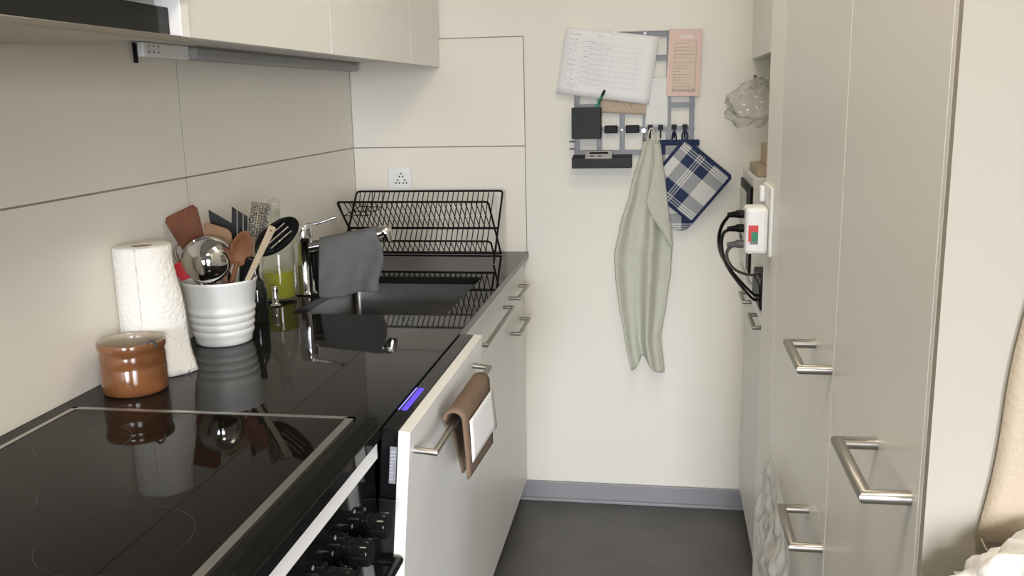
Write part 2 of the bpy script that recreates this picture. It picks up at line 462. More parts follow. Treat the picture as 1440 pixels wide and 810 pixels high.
# sink unit and the narrow end unit
def base_unit(label, y0, y1, dh, doh, zsplit=.752):
    t = thing('base_cabinet', label, 'cabinet', (.30, (y0 + y1) / 2, .0))
    bm = bm_new(); box(bm, .02, .567, y0 + .001, y1 - .001, .10, .11); box(bm, .02, .567, y0 + .001, y0 + .017, .11, .877); box(bm, .02, .567, y1 - .017, y1 - .001, .11, .877); box(bm, .02, .03, y0 + .017, y1 - .017, .11, .70)
    obj('body', bm, M['carcass'], t)
    B('plinth', M['base'], .50, .515, y0, y1, 0, .10, t)
    d = B('drawer', M['lacquer'], .5675, FX, y0 + .0012, y1 - .0012, zsplit + .0012, .872, t, .001)
    handle(d, (FX, dh[0], .806), (FX, dh[1], .806), (.030, 0, 0))
    d = B('door', M['lacquer'], .5675, FX, y0 + .0012, y1 - .0012, .075, zsplit - .0012, t, .001)
    handle(d, (FX, doh[0], .690), (FX, doh[1], .690), (.030, 0, 0))
t = thing('base_cabinet', 'white base cabinet under the sink with one long handle', 'cabinet', (.30, -.69, 0))
bm = bm_new(); box(bm, .02, .567, -1.088, -.386, .10, .11); box(bm, .02, .567, -1.088, -1.072, .11, .877); box(bm, .02, .567, -.402, -.386, .11, .877)
obj('body', bm, M['carcass'], t)
B('plinth', M['base'], .50, .515, -1.088, -.386, 0, .10, t)
d = B('drawer', M['lacquer'], .5675, FX, -1.0878, -.3862, .7532, .872, t, .001)
handle(d, (FX, -.850, .803), (FX, -.425, .803), (.030, 0, 0))
B('door', M['lacquer'], .5675, FX, -1.0878, -.3862, .075, .7508, t, .001)
base_unit('narrow white base cabinet in the corner with two short handles', -.385, -.004, (-.318, -.125), (-.305, -.105))

# ------------------------------------------------------------------ upper cabinets, light bar, hood
UX = .32; UZ = 1.5165
def upper(label, y0, y1, gap=.0015, z0=UZ):
    t = thing('wall_cabinet', label, 'cabinet', (.16, (y0 + y1) / 2, z0), group=None)
    B('body', M['carcass'], .002, UX - .020, y0, y1, z0 + .022, CEIL - .01, t, .001)
    B('door', M['lacquer'], UX - .0195, UX, y0 + gap, y1 - gap, z0, CEIL - .012, t, .0012)
upper('narrow white wall cabinet in the corner above the dish rack', -.366, -.009)
upper('white wall cabinet above the sink, between two others', -1.035, -.368)
upper('wide white wall cabinet beside the dark extractor hood', -1.706, -1.037)

hd = thing('extractor_hood', 'slim extractor hood with a dark glass front strip', 'extractor hood', (.17, -2.02, 1.505))
B('housing', M['edge'], .002, .318, -2.36, -1.712, 1.522, 1.556, hd, .001)
B('glass_front', M['hoodblk'], .3185, .3225, -2.36, -1.7365, 1.5155, 1.556, hd, .001)
B('side_trim', M['edge'], .30, .341, -1.736, -1.711, 1.513, 1.575, hd, .001)
B('front_lip', M['steel'], .315, .341, -2.36, -1.714, 1.506, 1.5148, hd, .001)
B('filter', M['filter'], .01, .313, -2.35, -1.720, 1.512, 1.5215, hd, .001)
t = thing('wall_cabinet', 'white wall cabinet directly above the extractor hood', 'cabinet', (.16, -2.04, 1.58))
B('body', M['carcass'], .002, .330, -2.36, -1.7095, 1.582, CEIL - .01, t, .001)
B('door', M['lacquer'], .331, .352, -2.36, -1.713, 1.574, CEIL - .012, t, .0012)

lb = thing('light_bar', 'slim under-cabinet light bar with a white socket end', 'lamp', (.03, -.67, 1.51))
se = B('socket_end', M['white_lightened'], .0085, .030, -1.312, -1.130, 1.509, 1.538, lb, .003)
bm = bm_new(); box(bm, .0298, .0305, -1.300, -1.252, 1.515, 1.535); obj('socket_face', bm, M['paper'], se)
bm = bm_new()
for y in (-1.294, -1.276, -1.258):
    for z in (1.519, 1.531): box(bm, .0302, .0308, y - .0025, y + .0025, z - .0012, z + .0012)
obj('socket_slots', bm, M['darkhole'], se)
B('end_cap', M['plasticblk'], .0095, .0165, -1.3185, -1.3123, 1.497, 1.536, lb, .001)
B('lens', M['lens'], .0085, .047, -1.1295, -.03, 1.509, 1.536, lb, .006)
bm = bm_new(); box(bm, .0085, .052, -1.128, -.03, 1.5362, 1.5383); obj('rail', bm, M['steel'], lb)

# ------------------------------------------------------------------ wall socket on the back tiles
so = thing('wall_socket', 'white round-faced triple wall socket on the tiles behind the dish rack', 'socket', (.168, -.009, 1.147))
B('plate', M['whiteplastic'], .127, .208, -.016, -.0085, 1.107, 1.188, so, .003)
bm = bm_new(); T = Matrix.Translation(V((.174, -.0160, 1.147))) @ Matrix.Rotation(math.pi / 2, 4, 'X'); lathe(bm, [(0, .003), (.0275, .003), (.030, .0015), (.030, 0)], seg=36, T=T)
obj('socket_face', bm, M['paper2'], so, smooth=True, angle=30)
bm = bm_new()
for a in (90, 210, 330):
    c = V((.174 + .0145 * math.cos(math.radians(a)), 0, 1.147 + .0145 * math.sin(math.radians(a))))
    for b in (0, 120, 240):
        p = c + V((.0066 * math.cos(math.radians(a + b)), 0, .0066 * math.sin(math.radians(a + b))))
        T = Matrix.Translation(V((p.x, -.0190, p.z))) @ Matrix.Rotation(math.pi / 2, 4, 'X'); lathe(bm, [(0, .0004), (.0030, .0004), (.0030, 0)], seg=12, T=T)
obj('pin_holes', bm, M['darkhole'], so)

# ------------------------------------------------------------------ stoneware jar, kitchen roll
bm = bm_new()
J = (.094, -1.562, .9003)
lathe(bm, [(0, 0), (.0535, 0), (.0570, .003), (.0580, .012), (.0582, .049), (.0574, .0515), (.0582, .054), (.0578, .072), (.0568, .078), (.0592, .082), (.0606, .088), (.0596, .0945), (.0555, .0960)], J, 56)
jar = thing('stoneware_jar', 'squat brown glazed stoneware jar on the granite beside the hob', 'jar', J)
obj('body', bm, M['stoneware'], jar, smooth=True, angle=60)
bm = bm_new(); lathe(bm, [(.0555, .0958), (.0530, .092), (.0522, .084), (.0522, .012), (.046, .007), (0, .007)], J, 56)
obj('inner_glaze', bm, M['glaze'], jar, smooth=True, angle=70)
bm = bm_new(); tube(bm, smoothpath([V(J) + V(p) for p in ((.046, -.028, .0955), (.052, -.024, .1015), (.057, -.019, .0965), (.0585, -.0165, .086))], 4), .0022, 8); obj('clasp', bm, M['silver'], jar, smooth=True)

Rr = (.0635, -1.446, .9003)
kr = thing('kitchen_roll', 'white kitchen paper roll standing against the wall tiles', 'kitchen roll', Rr)
bm = bm_new(); H = .252
prof = [(.0195, 0), (.0525, 0), (.0540, .002)] + [(.0540, H * k / 12) for k in range(1, 12)] + [(.0538, H - .003), (.0505, H), (.0195, H - .001), (.0195, 0)]
lathe(bm, prof, Rr, 64)
obj('paper', bm, M['tissue'], kr, smooth=True, angle=60)
bm = bm_new(); lathe(bm, [(.0193, .001), (.0193, H - .0015), (.0180, H - .0015), (.0180, .001), (.0193, .001)], Rr, 32); obj('core', bm, M['tube'], kr, smooth=True)
bm = bm_new()
def flap(u, v):
    a0 = math.radians(-75); a = a0 + u * math.radians(85)
    z = H * v
    flare = u * (.004 + .024 * (1 - v) ** 1.5) + .003 * math.sin(v * 9 + u * 3) * u
    r = .0546 + flare
    t = max(0, (u - .7)) * .03 * (1 - v)
    return (Rr[0] + r * math.cos(a) + t * .4, Rr[1] + r * math.sin(a) + t * .2, Rr[2] + .001 + z * .994)
sheet(bm, flap, 16, 24); obj('loose_sheet', bm, M['tissue'], kr, smooth='all', solid=.0006)

# ------------------------------------------------------------------ utensil pot and what stands in it
PC = V((.098, -1.215, .9003))
bm = bm_new()
prof = [(0, 0), (.056, 0), (.0600, .003), (.0612, .010), (.0620, .016)]
z = .018
for k in range(4):
    rb = .0622 + (z) * .135
    prof += [(rb - .0012, z + .001), (rb + .0012, z + .006), (rb + .0012, z + .011), (rb - .0012, z + .0145)]
    z += .0165
prof += [(.0722, .090), (.0775, .132), (.0800, .136), (.0802, .140), (.0785, .142), (.0768, .140), (.0745, .132), (.0590, .012), (0, .010)]
lathe(bm, prof, PC, 64)
pot = obj('utensil_pot', bm, M['ceramic'], smooth=True, angle=50); recentre(pot, PC); tag(pot, 'tapered white ribbed ceramic pot full of cooking utensils', 'utensil pot')

CAMV = V((1.048, -3.06, 1.416))
def aim(p0, p1, twist=0, face=None):
    """frame at p0: z along p1-p0, -y towards the viewer side of the room"""
    p0, p1 = V(p0), V(p1); z = (p1 - p0).normalized()
    y = -((face if face is not None else V((.45, -.88, .12))) ); y = (y - z * y.dot(z)).normalized()
    x = y.cross(z)
    R = Matrix((x, y, z)).transposed().to_4x4()
    return Matrix.Translation(p0) @ R @ Matrix.Rotation(math.radians(twist), 4, 'Z')

def utensil(name, label, p0, p1, twist=0, cat='utensil'):
    return thing(name, label, cat, mw=aim(p0, p1, twist)), (V(p1) - V(p0)).length

# reddish wooden turner
t, L = utensil('wooden_turner', 'reddish brown wooden turner leaning out of the pot towards the tiles', (.120, -1.222, .925), (.038, -1.250, 1.196), 8)
bm = bm_new(); prism(bm, [(-.006, 0), (.006, 0), (.008, L - .105), (-.008, L - .105)], .007); obj('handle', bm, M['woodred'], t, local=True, bevel=.002)
bm = bm_new(); prism(bm, [(-.008, L - .105), (.008, L - .105), (.026, L - .075), (.036, L - .010), (.030, L), (-.030, L - .006), (-.036, L - .015), (-.028, L - .075)], .006); obj('blade', bm, M['woodred'], t, local=True, bevel=.002)
# ladle, bowl turned to the room
t, L = utensil('soup_ladle', 'shiny steel soup ladle with its round bowl upward in the pot', (.114, -1.225, .925), (.112, -1.284, 1.087))
bm = bm_new(); tube(bm, [(0, .004, 0), (0, .006, L * .5), (0, .012, L - .04), (0, .018, L - .02)], [.0035, .004, .0045, .005], 10); obj('handle', bm, M['chrome'], t, local=True, smooth=True)
TL = Matrix.Translation(V((0, .014, L))) @ Matrix.Rotation(math.radians(90), 4, 'X')
bm = bm_new(); R0 = .0495
prof = [(R0 * math.sin(math.radians(a)), R0 * math.cos(math.radians(a))) for a in range(0, 96, 5)]
prof = [(0, R0)] + prof[1:] + [(R0 + .003, -.006), (R0 + .003, -.008), (R0 - .001, -.005)]
prof += [((R0 - .0018) * math.sin(math.radians(a)), (R0 - .0018) * math.cos(math.radians(a))) for a in range(90, 4, -6)] + [(0, R0 - .0018)]
lathe(bm, prof, seg=48, T=TL); obj('bowl', bm, M['chrome'], t, local=True, smooth=True, angle=60)
# whisk
t, L = utensil('balloon_whisk', 'steel balloon whisk half hidden behind the shiny ladle', (.088, -1.200, .925), (.034, -1.240, 1.128))
bm = bm_new(); tube(bm, [(0, 0, 0), (0, 0, L - .11)], .005, 12); obj('handle', bm, M['steel'], t, local=True, smooth=True)
bm = bm_new()
for k in range(5):
    a = math.pi * k / 5
    pts = []
    for q in range(17):
        s = q / 16; ph = math.pi * s
        rr = .030 * math.sin(ph) ** .8 * (1 if s < .5 else -1) if False else .030 * math.cos(math.pi * (s - .5)) ** .7
        zz = L - .11 + .11 * (math.sin(math.pi * min(s, 1 - s)) ) if False else 0
    import itertools
    half = [(.004, L - .112), (.012, L - .09), (.023, L - .06), (.029, L - .032), (.024, L - .012), (.010, L - .002), (0, L)]
    full = [V((x * math.cos(a), x * math.sin(a), z)) for x, z in half] + [V((-x * math.cos(a), -x * math.sin(a), z)) for x, z in reversed(half[:-1])]
    tube(bm, smoothpath(full, 3), .0011, 6)
obj('wires', bm, M['chrome'], t, local=True, smooth=True)
# red scraper
t, L = utensil('silicone_scraper', 'red silicone scraper tucked behind the shiny ladle', (.108, -1.205, .925), (.080, -1.246, 1.106), 0)
bm = bm_new(); prism(bm, [(-.005, 0), (.005, 0), (.006, L - .05), (-.006, L - .05)], .006); obj('handle', bm, M['red'], t, local=True, bevel=.002)
bm = bm_new(); prism(bm, [(-.060, L - .050), (-.012, L - .045), (.012, L - .042), (.062, L - .030), (.064, L - .004), (.020, L), (-.074, L - .010)], .005); obj('blade', bm, M['red'], t, local=True, bevel=.002)
# black turner with a slanted edge
t, L = utensil('nylon_turner', 'black nylon turner with a slanted top edge standing in the pot', (.105, -1.185, .925), (.100, -1.185, 1.190), 0)
bm = bm_new(); prism(bm, [(-.006, 0), (.006, 0), (.007, L - .09), (-.007, L - .09)], .006); obj('handle', bm, M['plasticblk'], t, local=True, bevel=.002)
bm = bm_new(); prism(bm, [(-.010, L - .095), (.010, L - .095), (.027, L - .065), (.029, L - .040), (-.026, L), (-.024, L - .06)], .003); obj('blade', bm, M['plasticblk'], t, local=True, bevel=.001)
# black slotted turner (vertical slots)
t, L = utensil('slotted_turner', 'narrow black turner with upright slots standing in the pot', (.125, -1.180, .925), (.144, -1.175, 1.194), 0)
bm = bm_new(); prism(bm, [(-.005, 0), (.005, 0), (.006, L - .09), (-.006, L - .09)], .006); obj('handle', bm, M['plasticblk'], t, local=True, bevel=.002)
bm = bm_new()
for a, b, h0, h1 in ((-.021, -.0105, 0, -.008), (-.0085, .002, -.009, -.016), (.004, .0125, -.017, -.022), (.0145, .021, -.024, -.028)): prism(bm, [(a, L - .085), (b, L - .085), (b, L + h1), (a, L + h0)], .003)
prism(bm, [(-.021, L - .085), (-.006, L - .100), (.006, L - .100), (.021, L - .085)], .003); obj('blade', bm, M['plasticblk'], t, local=True)
# tan spatula
t, L = utensil('tan_spatula', 'tan flat spatula in front of the black slanted turner', (.122, -1.225, .925), (.112, -1.232, 1.170), 0)
bm = bm_new(); prism(bm, [(-.006, 0), (.006, 0), (.007, L - .08), (-.007, L - .08)], .006); obj('handle', bm, M['tan'], t, local=True, bevel=.002)
bm = bm_new(); prism(bm, [(-.012, L - .085), (.012, L - .085), (.026, L - .055), (.027, L - .030), (.020, L - .020), (-.022, L), (-.028, L - .006), (-.026, L - .05)], .004); obj('blade', bm, M['tan'], t, local=True, bevel=.0015)
# wooden spoon
def spoon(name, label, p0, p1, wood, bw, bl, twist=0):
    t, L = utensil(name, label, p0, p1, twist)
    bm = bm_new(); tube(bm, [(0, 0, 0), (0, 0, L * .45), (0, 0, L - bl + .01)], [.0055, .0055, .0048], 12); obj('handle', bm, wood, t, local=True, smooth=True)
    bm = bm_new()
    n = 28; top = []; bot = []
    def ring(s, d):
        return [bm.verts.new((s * bw / 2 * math.cos(2 * math.pi * k / n) * (1 - .12 * math.sin(2 * math.pi * k / n)), d, L - bl / 2 + s * bl / 2 * math.sin(2 * math.pi * k / n))) for k in range(n)]
    R = [ring(1, 0), ring(.92, -.001), ring(.6, .0055), ring(.2, .008)]
    Q = [ring(.98, .003), ring(.8, .009), ring(.4, .013)]
    for A, D in zip(R, R[1:]):
        for k in range(n): bm.faces.new((A[k], A[(k + 1) % n], D[(k + 1) % n], D[k]))
    bm.faces.new(R[-1])
    for A, D in zip([R[0]] + Q, Q):
        for k in range(n): bm.faces.new((A[k], D[k], D[(k + 1) % n], A[(k + 1) % n]))
    bm.faces.new(list(reversed(Q[-1])))
    obj('bowl', bm, wood, t, local=True, smooth=True, angle=80)
spoon('wooden_spoon', 'brown wooden spoon with an oval bowl in the white pot', (.092, -1.235, .925), (.184, -1.245, 1.150), M['woodmid'], .046, .082)
# dish brush
t, L = utensil('dish_brush', 'upright dish brush with grey bristles at the back of the pot', (.120, -1.165, .925), (.184, -1.165, 1.200), 0)
bm = bm_new(); prism(bm, [(-.006, 0), (.006, 0), (.007, L - .08), (.016, L - .07), (.017, L - .004), (.010, L), (-.010, L), (-.017, L - .004), (-.016, L - .07), (-.007, L - .08)], .008); obj('handle', bm, M['woodlight'], t, local=True, bevel=.002)
bm = bm_new()
for i in range(7):
    for j in range(14):
        x = -.021 + i * .007 + random.uniform(-.001, .001); z = L - .072 + j * .0056
        tube(bm, [(x * .7, -.004, z), (x, -.026 + random.uniform(-.002, .002), z + random.uniform(-.001, .002))], [.0017, .0013], 5)
obj('bristles', bm, M['bristle'], t, local=True)
# slotted black spoon
p0, p1 = V((.122, -1.215, .925)), V((.196, -1.222, 1.098))
t, L = utensil('slotted_spoon', 'black slotted serving spoon leaning out towards the tap', p0, p1)
bm = bm_new(); tube(bm, [(0, 0, 0), (0, 0, L * .6), (0, 0, L - .006), (.010, 0, L + .012)], [.0055, .005, .0045, .004], 10); obj('handle', bm, M['plasticblk'], t, local=True, smooth=True)
TH = W[t].inverted() @ aim((.192, -1.222, 1.096), (.290, -1.228, 1.172))
bm = bm_new(); hl, hw = .124, .056
def ell(s, off=(0, 0)):
    return [(off[0] + s * hw / 2 * math.cos(2 * math.pi * k / 40), hl / 2 + off[1] + s * hl / 2 * math.sin(2 * math.pi * k / 40)) for k in range(40)]
# bands between slots
def inside_x(z): 
    q = 1 - ((z - hl / 2) / (hl / 2)) ** 2
    return hw / 2 * math.sqrt(max(0, q))
cuts = [(-.0125, -.0095), (-.0015, .0015), (.0095, .0125)]
N = 48
zs = [hl * (1 - math.cos(math.pi * k / N)) / 2 for k in range(N + 1)]
xs = [-.028, -.0125, -.0095, -.0015, .0015, .0095, .0125, .028]
for i in range(len(xs) - 1):
    slot = (round(xs[i], 4), round(xs[i + 1], 4)) in [(round(a, 4), round(b, 4)) for a, b in cuts]
    for k in range(N):
        za, zb = zs[k], zs[k + 1]
        if slot and .030 < (za + zb) / 2 < .098: continue
        def cl(x, z): return max(-inside_x(z), min(inside_x(z), x))
        q = [(cl(xs[i], za), za), (cl(xs[i + 1], za), za), (cl(xs[i + 1], zb), zb), (cl(xs[i], zb), zb)]
        if abs(q[0][0] - q[1][0]) < 1e-6 and abs(q[2][0] - q[3][0]) < 1e-6: continue
        vs = [bm.verts.new((x, .010 * (1 - (x / .028) ** 2) * (1 - ((z - hl / 2) / (hl / 2)) ** 2), z)) for x, z in q]
        bm.faces.new(vs)
bmesh.ops.remove_doubles(bm, verts=bm.verts, dist=1e-5)
bm.transform(TH)
obj('slotted_head', bm, M['plasticblk'], t, local=True, smooth=True, solid=.0024)
# plain stick
t, L = utensil('wooden_stick', 'pale flat wooden handle crossing the black slotted spoon', (.102, -1.216, .930), (.245, -1.248, 1.160), 0)
bm = bm_new(); prism(bm, [(-.004, 0), (.004, 0), (.0075, L - .02), (.0085, L - .004), (.006, L), (-.006, L), (-.0085, L - .004), (-.0075, L - .02)], .006); o = obj('handle', bm, M['woodlight'], t, local=True, bevel=.0015)
bm = bm_new(); lathe(bm, [(0, .0034), (.0022, .0034), (.0022, 0)], seg=12, T=Matrix.Translation(V((0, 0, L - .009))) @ Matrix.Rotation(math.pi / 2, 4, 'X')); obj('hanging_hole', bm, M['woodmid'], t, local=True)
# black and green handle
t, L = utensil('vegetable_peeler', 'black handle with a green stripe beside the wooden spoon', (.126, -1.205, .925), (.184, -1.232, 1.092), 0)
bm = bm_new(); prism(bm, [(-.004, 0), (.004, 0), (.011, L - .07), (.012, L - .01), (.008, L), (-.008, L), (-.012, L - .01), (-.011, L - .07)], .012); obj('grip', bm, M['plasticblk'], t, local=True, bevel=.004)
bm = bm_new(); prism(bm, [(.0035, L - .065), (.0065, L - .065), (.0065, L - .010), (.0035, L - .010)], .0136); obj('stripe', bm, M['greenplastic'], t, local=True)

# ------------------------------------------------------------------ bottles, tap, cloth
BO = V((.052, -.795, .9003))
bt = thing('soap_bottle', 'clear glass bottle of yellow-green washing-up soap behind the utensils', 'bottle', BO)
bm = bm_new()
outer = [(.036, .002), (.0425, .006), (.0435, .014), (.0435, .120), (.041, .138), (.030, .158), (.018, .175), (.0145, .190), (.0145, .232), (.0165, .234), (.0165, .240), (.0135, .241)]
inner = [(r - .0018, z) for r, z in reversed(outer[2:])] + [(.040, .008), (0, .006)]
lathe(bm, [(0, .001)] + outer + inner, BO, 48); obj('glass', bm, M['glass'], bt, smooth=True, angle=60)
bm = bm_new(); lathe(bm, [(0, .0075), (.038, .0085), (.0412, .014), (.0412, .078), (.038, .0785), (0, .0785)], BO, 40); obj('soap', bm, M['soap'], bt, smooth=True, angle=40)
bm = bm_new(); lathe(bm, [(0, .222), (.0115, .224), (.0120, .242), (.0150, .246), (.0165, .256), (.012, .268), (0, .271)], BO, 24); obj('stopper', bm, M['glass'], bt, smooth=True, angle=40)

DB = V((.098, -1.035, .9003))
bm = bm_new(); lathe(bm, [(0, 0), (.022, 0), (.024, .003), (.024, .075), (.020, .092), (.010, .108), (.009, .128), (.011, .129), (.011, .142), (0, .143)], DB, 32)
o = obj('dark_bottle', bm, M['darkglass'], smooth=True, angle=40); recentre(o, DB); tag(o, 'small dark glass bottle mostly hidden behind the white utensil pot', 'bottle')

KN = V((.069, -.868, .9003))
bm = bm_new(); lathe(bm, [(0, 0), (.014, 0), (.015, .002), (.011, .005), (.0085, .008), (.0085, .042), (.0095, .043), (.0095, .050), (.008, .052), (0, .053)], KN, 28)
o = obj('drain_knob', bm, M['chrome'], smooth=True, angle=40); recentre(o, KN); tag(o, 'small chrome drain control knob standing by the soap bottle', 'knob')

FB = V((.095, -.720, .9003))
fa = thing('kitchen_tap', 'chrome single-lever kitchen tap beside the sink', 'tap', FB)
bm = bm_new(); lathe(bm, [(0, 0), (.029, 0), (.030, .003), (.027, .008), (.0245, .012), (.0245, .142), (.0255, .144), (.0255, .176), (.023, .183), (0, .185)], FB, 36); obj('body', bm, M['chrome'], fa, smooth=True, angle=40)
bm = bm_new(); tube(bm, smoothpath([FB + V(p) for p in ((.004, 0, .184), (.012, .003, .190), (.040, .010, .193), (.082, .020, .206))], 5), .0036, 10); tube(bm, [FB + V((.080, .0195, .2055)), FB + V((.088, .0215, .2080))], .0048, 10); obj('lever', bm, M['chrome'], fa, smooth=True)
sp0, sp1 = FB + V((.015, .004, .128)), V((.290, -.668, 1.060))
bm = bm_new(); tube(bm, [sp0, sp0.lerp(sp1, .5), sp1], [.0215, .0165, .0150], 20); obj('spout', bm, M['chrome'], fa, smooth=True, angle=50)
bm = bm_new(); dv = (sp1 - sp0).normalized(); tube(bm, [sp1 - dv * .004, sp1 + dv * .014, sp1 + dv * .022 + V((0, 0, -.003)), sp1 + dv * .026 + V((0, 0, -.026))], [.0165, .0175, .0165, .0135], 20); obj('spray_head', bm, M['chrome'], fa, smooth=True, angle=50)

bm = bm_new(); lathe(bm, [(0, 0), (.021, 0), (.023, .003), (.024, .120), (.022, .124), (.020, .120), (.019, .006), (0, .005)], (.118, -.662, .9003), 32)
o = obj('black_tumbler', bm, M['satinblk'], smooth=True, angle=40); recentre(o, (.118, -.662, .9003)); tag(o, 'plain black tumbler standing behind the tap, partly behind the grey cloth', 'tumbler')

# cloth over the spout
bm = bm_new()
side = V((dv.y, -dv.x, 0)).normalized()          # towards the room
c0, c1 = sp0 + dv * .028, sp1 - dv * .004
def drape(u, v):
    c = c0.lerp(c1, u)
    rr = .0195
    lf = .130 + .010 * math.sin(u * 5 + .5) + .034 * u; lb = .10
    arc = math.pi * rr
    s = -lb + v * (lb + arc + lf)
    if s < 0: p = c - side * (rr + .004 * math.sin(u * 7)) + V((0, 0, s))
    elif s < arc:
        a = math.pi - s / rr; p = c + side * (rr * math.cos(a)) + V((0, 0, rr * math.sin(a)))
    else:
        d = s - arc
        w = .010 * math.sin(u * 6.5 + .4 + d * 8) * min(1, d / .05) + .006 * math.sin(u * 13 + d * 20) * min(1, d / .05)
        bul = .016 * max(0, (u - .72) / .28) * math.sin(min(1, d / .12) * math.pi)
        p = c + side * (rr + .010 * min(1, d / .08) + w) + V((0, 0, -d)) + dv * bul + dv * (-.006 * d / .12 * (u < .2))
    return p
sheet(bm, drape, 30, 48); cl = obj('dish_cloth', bm, M['microfibre'], smooth='all', solid=.0024); recentre(cl, (.21, -.70, 1.04)); tag(cl, 'grey microfibre dish cloth draped over the tap spout', 'dish cloth')

# ------------------------------------------------------------------ dish rack
dr = thing('dish_rack', 'black wire folding dish rack standing behind the sink', 'dish rack', (.28, -.16, .9003))
xa, xb = .028, .530
Atop, Ac, Abot = V((0, -.056, 1.112)), V((0, -.159, 1.002)), V((0, -.252, .9045))
Btop, Bbot = V((0, -.280, 1.101)), V((0, -.072, .9045))
def at(p, x): return V((x, p.y, p.z))
def uframe(top, bot, off=0):
    bm = bm_new(); r = .0034
    d = (bot - top)
    rc = .010
    pts = [at(bot, xa + off), at(top + d.normalized() * rc, xa + off)]
    pts += [at(top + d.normalized() * rc * .3, xa + off + rc * .3), at(top, xa + off + rc), at(top, xb - off - rc), at(top + d.normalized() * rc * .3, xb - off - rc * .3)]
    pts += [at(top + d.normalized() * rc, xb - off), at(bot, xb - off)]
    tube(bm, pts, r, 10)
    return bm
bm = uframe(Atop, Abot); tube(bm, [at(Abot, xa), at(Abot, xa + .02)], .0034, 8); obj('back_frame', bm, M['wire'], dr, smooth=True, angle=60)
bm = uframe(Btop, Bbot, .008); obj('front_frame', bm, M['wire'], dr, smooth=True, angle=60)
Alow = Ac.lerp(Abot, .72); lipT = Alow + V((0, -.052, .046))
bm = bm_new()
tube(bm, [at(Ac, xa), at(Ac, xb)], .0040, 10); tube(bm, [at(Alow, xa), at(Alow, xb)], .0038, 10); 
tube(bm, [at(Alow, xa + .004), at(lipT + V((0, .006, -.006)), xa + .004), at(lipT, xa + .012), at(lipT, xb - .012), at(lipT + V((0, .006, -.006)), xb - .004), at(Alow, xb - .004)], .0032, 10)
tube(bm, [at(Bbot, xa + .008), at(Bbot, xb - .008)], .003, 8)
obj('rails', bm, M['wire'], dr, smooth=True, angle=60)
bm = bm_new(); n = 27
for k in range(n):
    x = xa + .03 + (xb - xa - .06) * k / (n - 1)
    tube(bm, [at(Atop, x), at(Ac, x)], .0017, 6); tube(bm, [at(Btop, x), at(Ac + V((0, .002, .001)), x + .004)], .0017, 6)
    tube(bm, [at(Ac, x), at(Alow, x)], .0017, 6); tube(bm, [at(lipT, x), at(Alow, x + .004)], .0017, 6)
obj('wires', bm, M['wire'], dr, smooth=True)
bm = bm_new()
P = lambda x, f, z: V((x, -.06 + (-.215) * f, z))
for x in (xa + .012, xa + .055, xa + .092):
    tube(bm, [at(Atop, x) + V((0, 0, .003)), V((x, -.075, 1.062)), V((x, -.235, 1.052)), at(Btop, x) + V((0, 0, .003))], .0015, 6)
for y, z in ((-.075, 1.062), (-.155, 1.057), (-.235, 1.052)): tube(bm, [(xa + .012, y, z), (xa + .092, y, z)], .0015, 6)
obj('cutlery_holder', bm, M['wire'], dr, smooth=True)

# ------------------------------------------------------------------ cardboard on the dishwasher handle
cb = thing('cardboard_sheet', 'folded brown corrugated cardboard hung over the dishwasher handle', 'cardboard', (.687, -1.43, .84))
bx, bz = .6866, .8475
bm = bm_new(); prof = [(.668, .690), (.6695, .74), (.6725, .79), (.6715, .832)]
for a in range(180, -1, -20): prof.append((bx + .004 + .0175 * math.cos(math.radians(a)), bz + .010 + .0165 * math.sin(math.radians(a))))
prof += [(.7095, .830), (.7125, .79), (.7135, .748)]
ya, yb = -1.552, -1.316
def fold(u, v):
    i = v * (len(prof) - 1); k = min(int(i), len(prof) - 2); f = i - k
    x = prof[k][0] * (1 - f) + prof[k + 1][0] * f; z = prof[k][1] * (1 - f) + prof[k + 1][1] * f
    y = ya + (yb - ya) * u
    if v < .25: y = y + (.16 * (1 - v / .25)) * (1 - u)     # the rear flap runs to a point
    if v > .8: z -= .022 * u * (v - .8) / .2
    x += .003 * u * math.sin(v * 3)
    return (x, y, z)
sheet(bm, fold, 10, 48); obj('board', bm, M['kraft'], cb, smooth='all', solid=.0042)
bm = bm_new()
def pap(u, v):
    a, b, c, d2 = V((.7150, -1.532, .851)), V((.7160, -1.312, .842)), V((.7195, -1.308, .758)), V((.7170, -1.528, .770))
    p = a.lerp(b, u).lerp(d2.lerp(c, u), v); return p + V((.0006 + .004 * max(0, u - .85) * 6 * v, 0, 0))
sheet(bm, pap, 8, 8); obj('paper_sheet', bm, M['paper'], cb, smooth='all', solid=.0006)

# ------------------------------------------------------------------ memo grid on the back wall
mg = thing('memo_grid', 'square galvanised steel memo grid fixed to the white back wall', 'memo board', (.958, -.006, 1.42))
bm = bm_new()
gx0, gx1, gz0, gz1 = .764, 1.150, 1.222, 1.612
wv = .009
for k in range(6):
    x = gx0 + wv + (gx1 - gx0 - 2 * wv) * k / 5; z = gz0 + wv + (gz1 - gz0 - 2 * wv) * k / 5
    for o_ in (-wv + .001, wv - .003): box(bm, x + o_, x + o_ + .002, -.0145, -.001, gz0, gz1)
    box(bm, x - wv + .002, x + wv - .002, -.0065, -.0045, gz0, gz1)
    for o_ in (-wv + .001, wv - .003): box(bm, gx0, gx1, -.0140, -.001, z + o_, z + o_ + .002)
    box(bm, gx0, gx1, -.0062, -.0042, z - wv + .002, z + wv - .002)
obj('bars', bm, M['silver'], mg)
bm = bm_new()
for z in (1.244, 1.268): tube(bm, [(gx0 - .016, -.010, z), (gx0 + .004, -.010, z)], .0022, 8)
obj('pins', bm, M['silver'], mg, smooth=True)

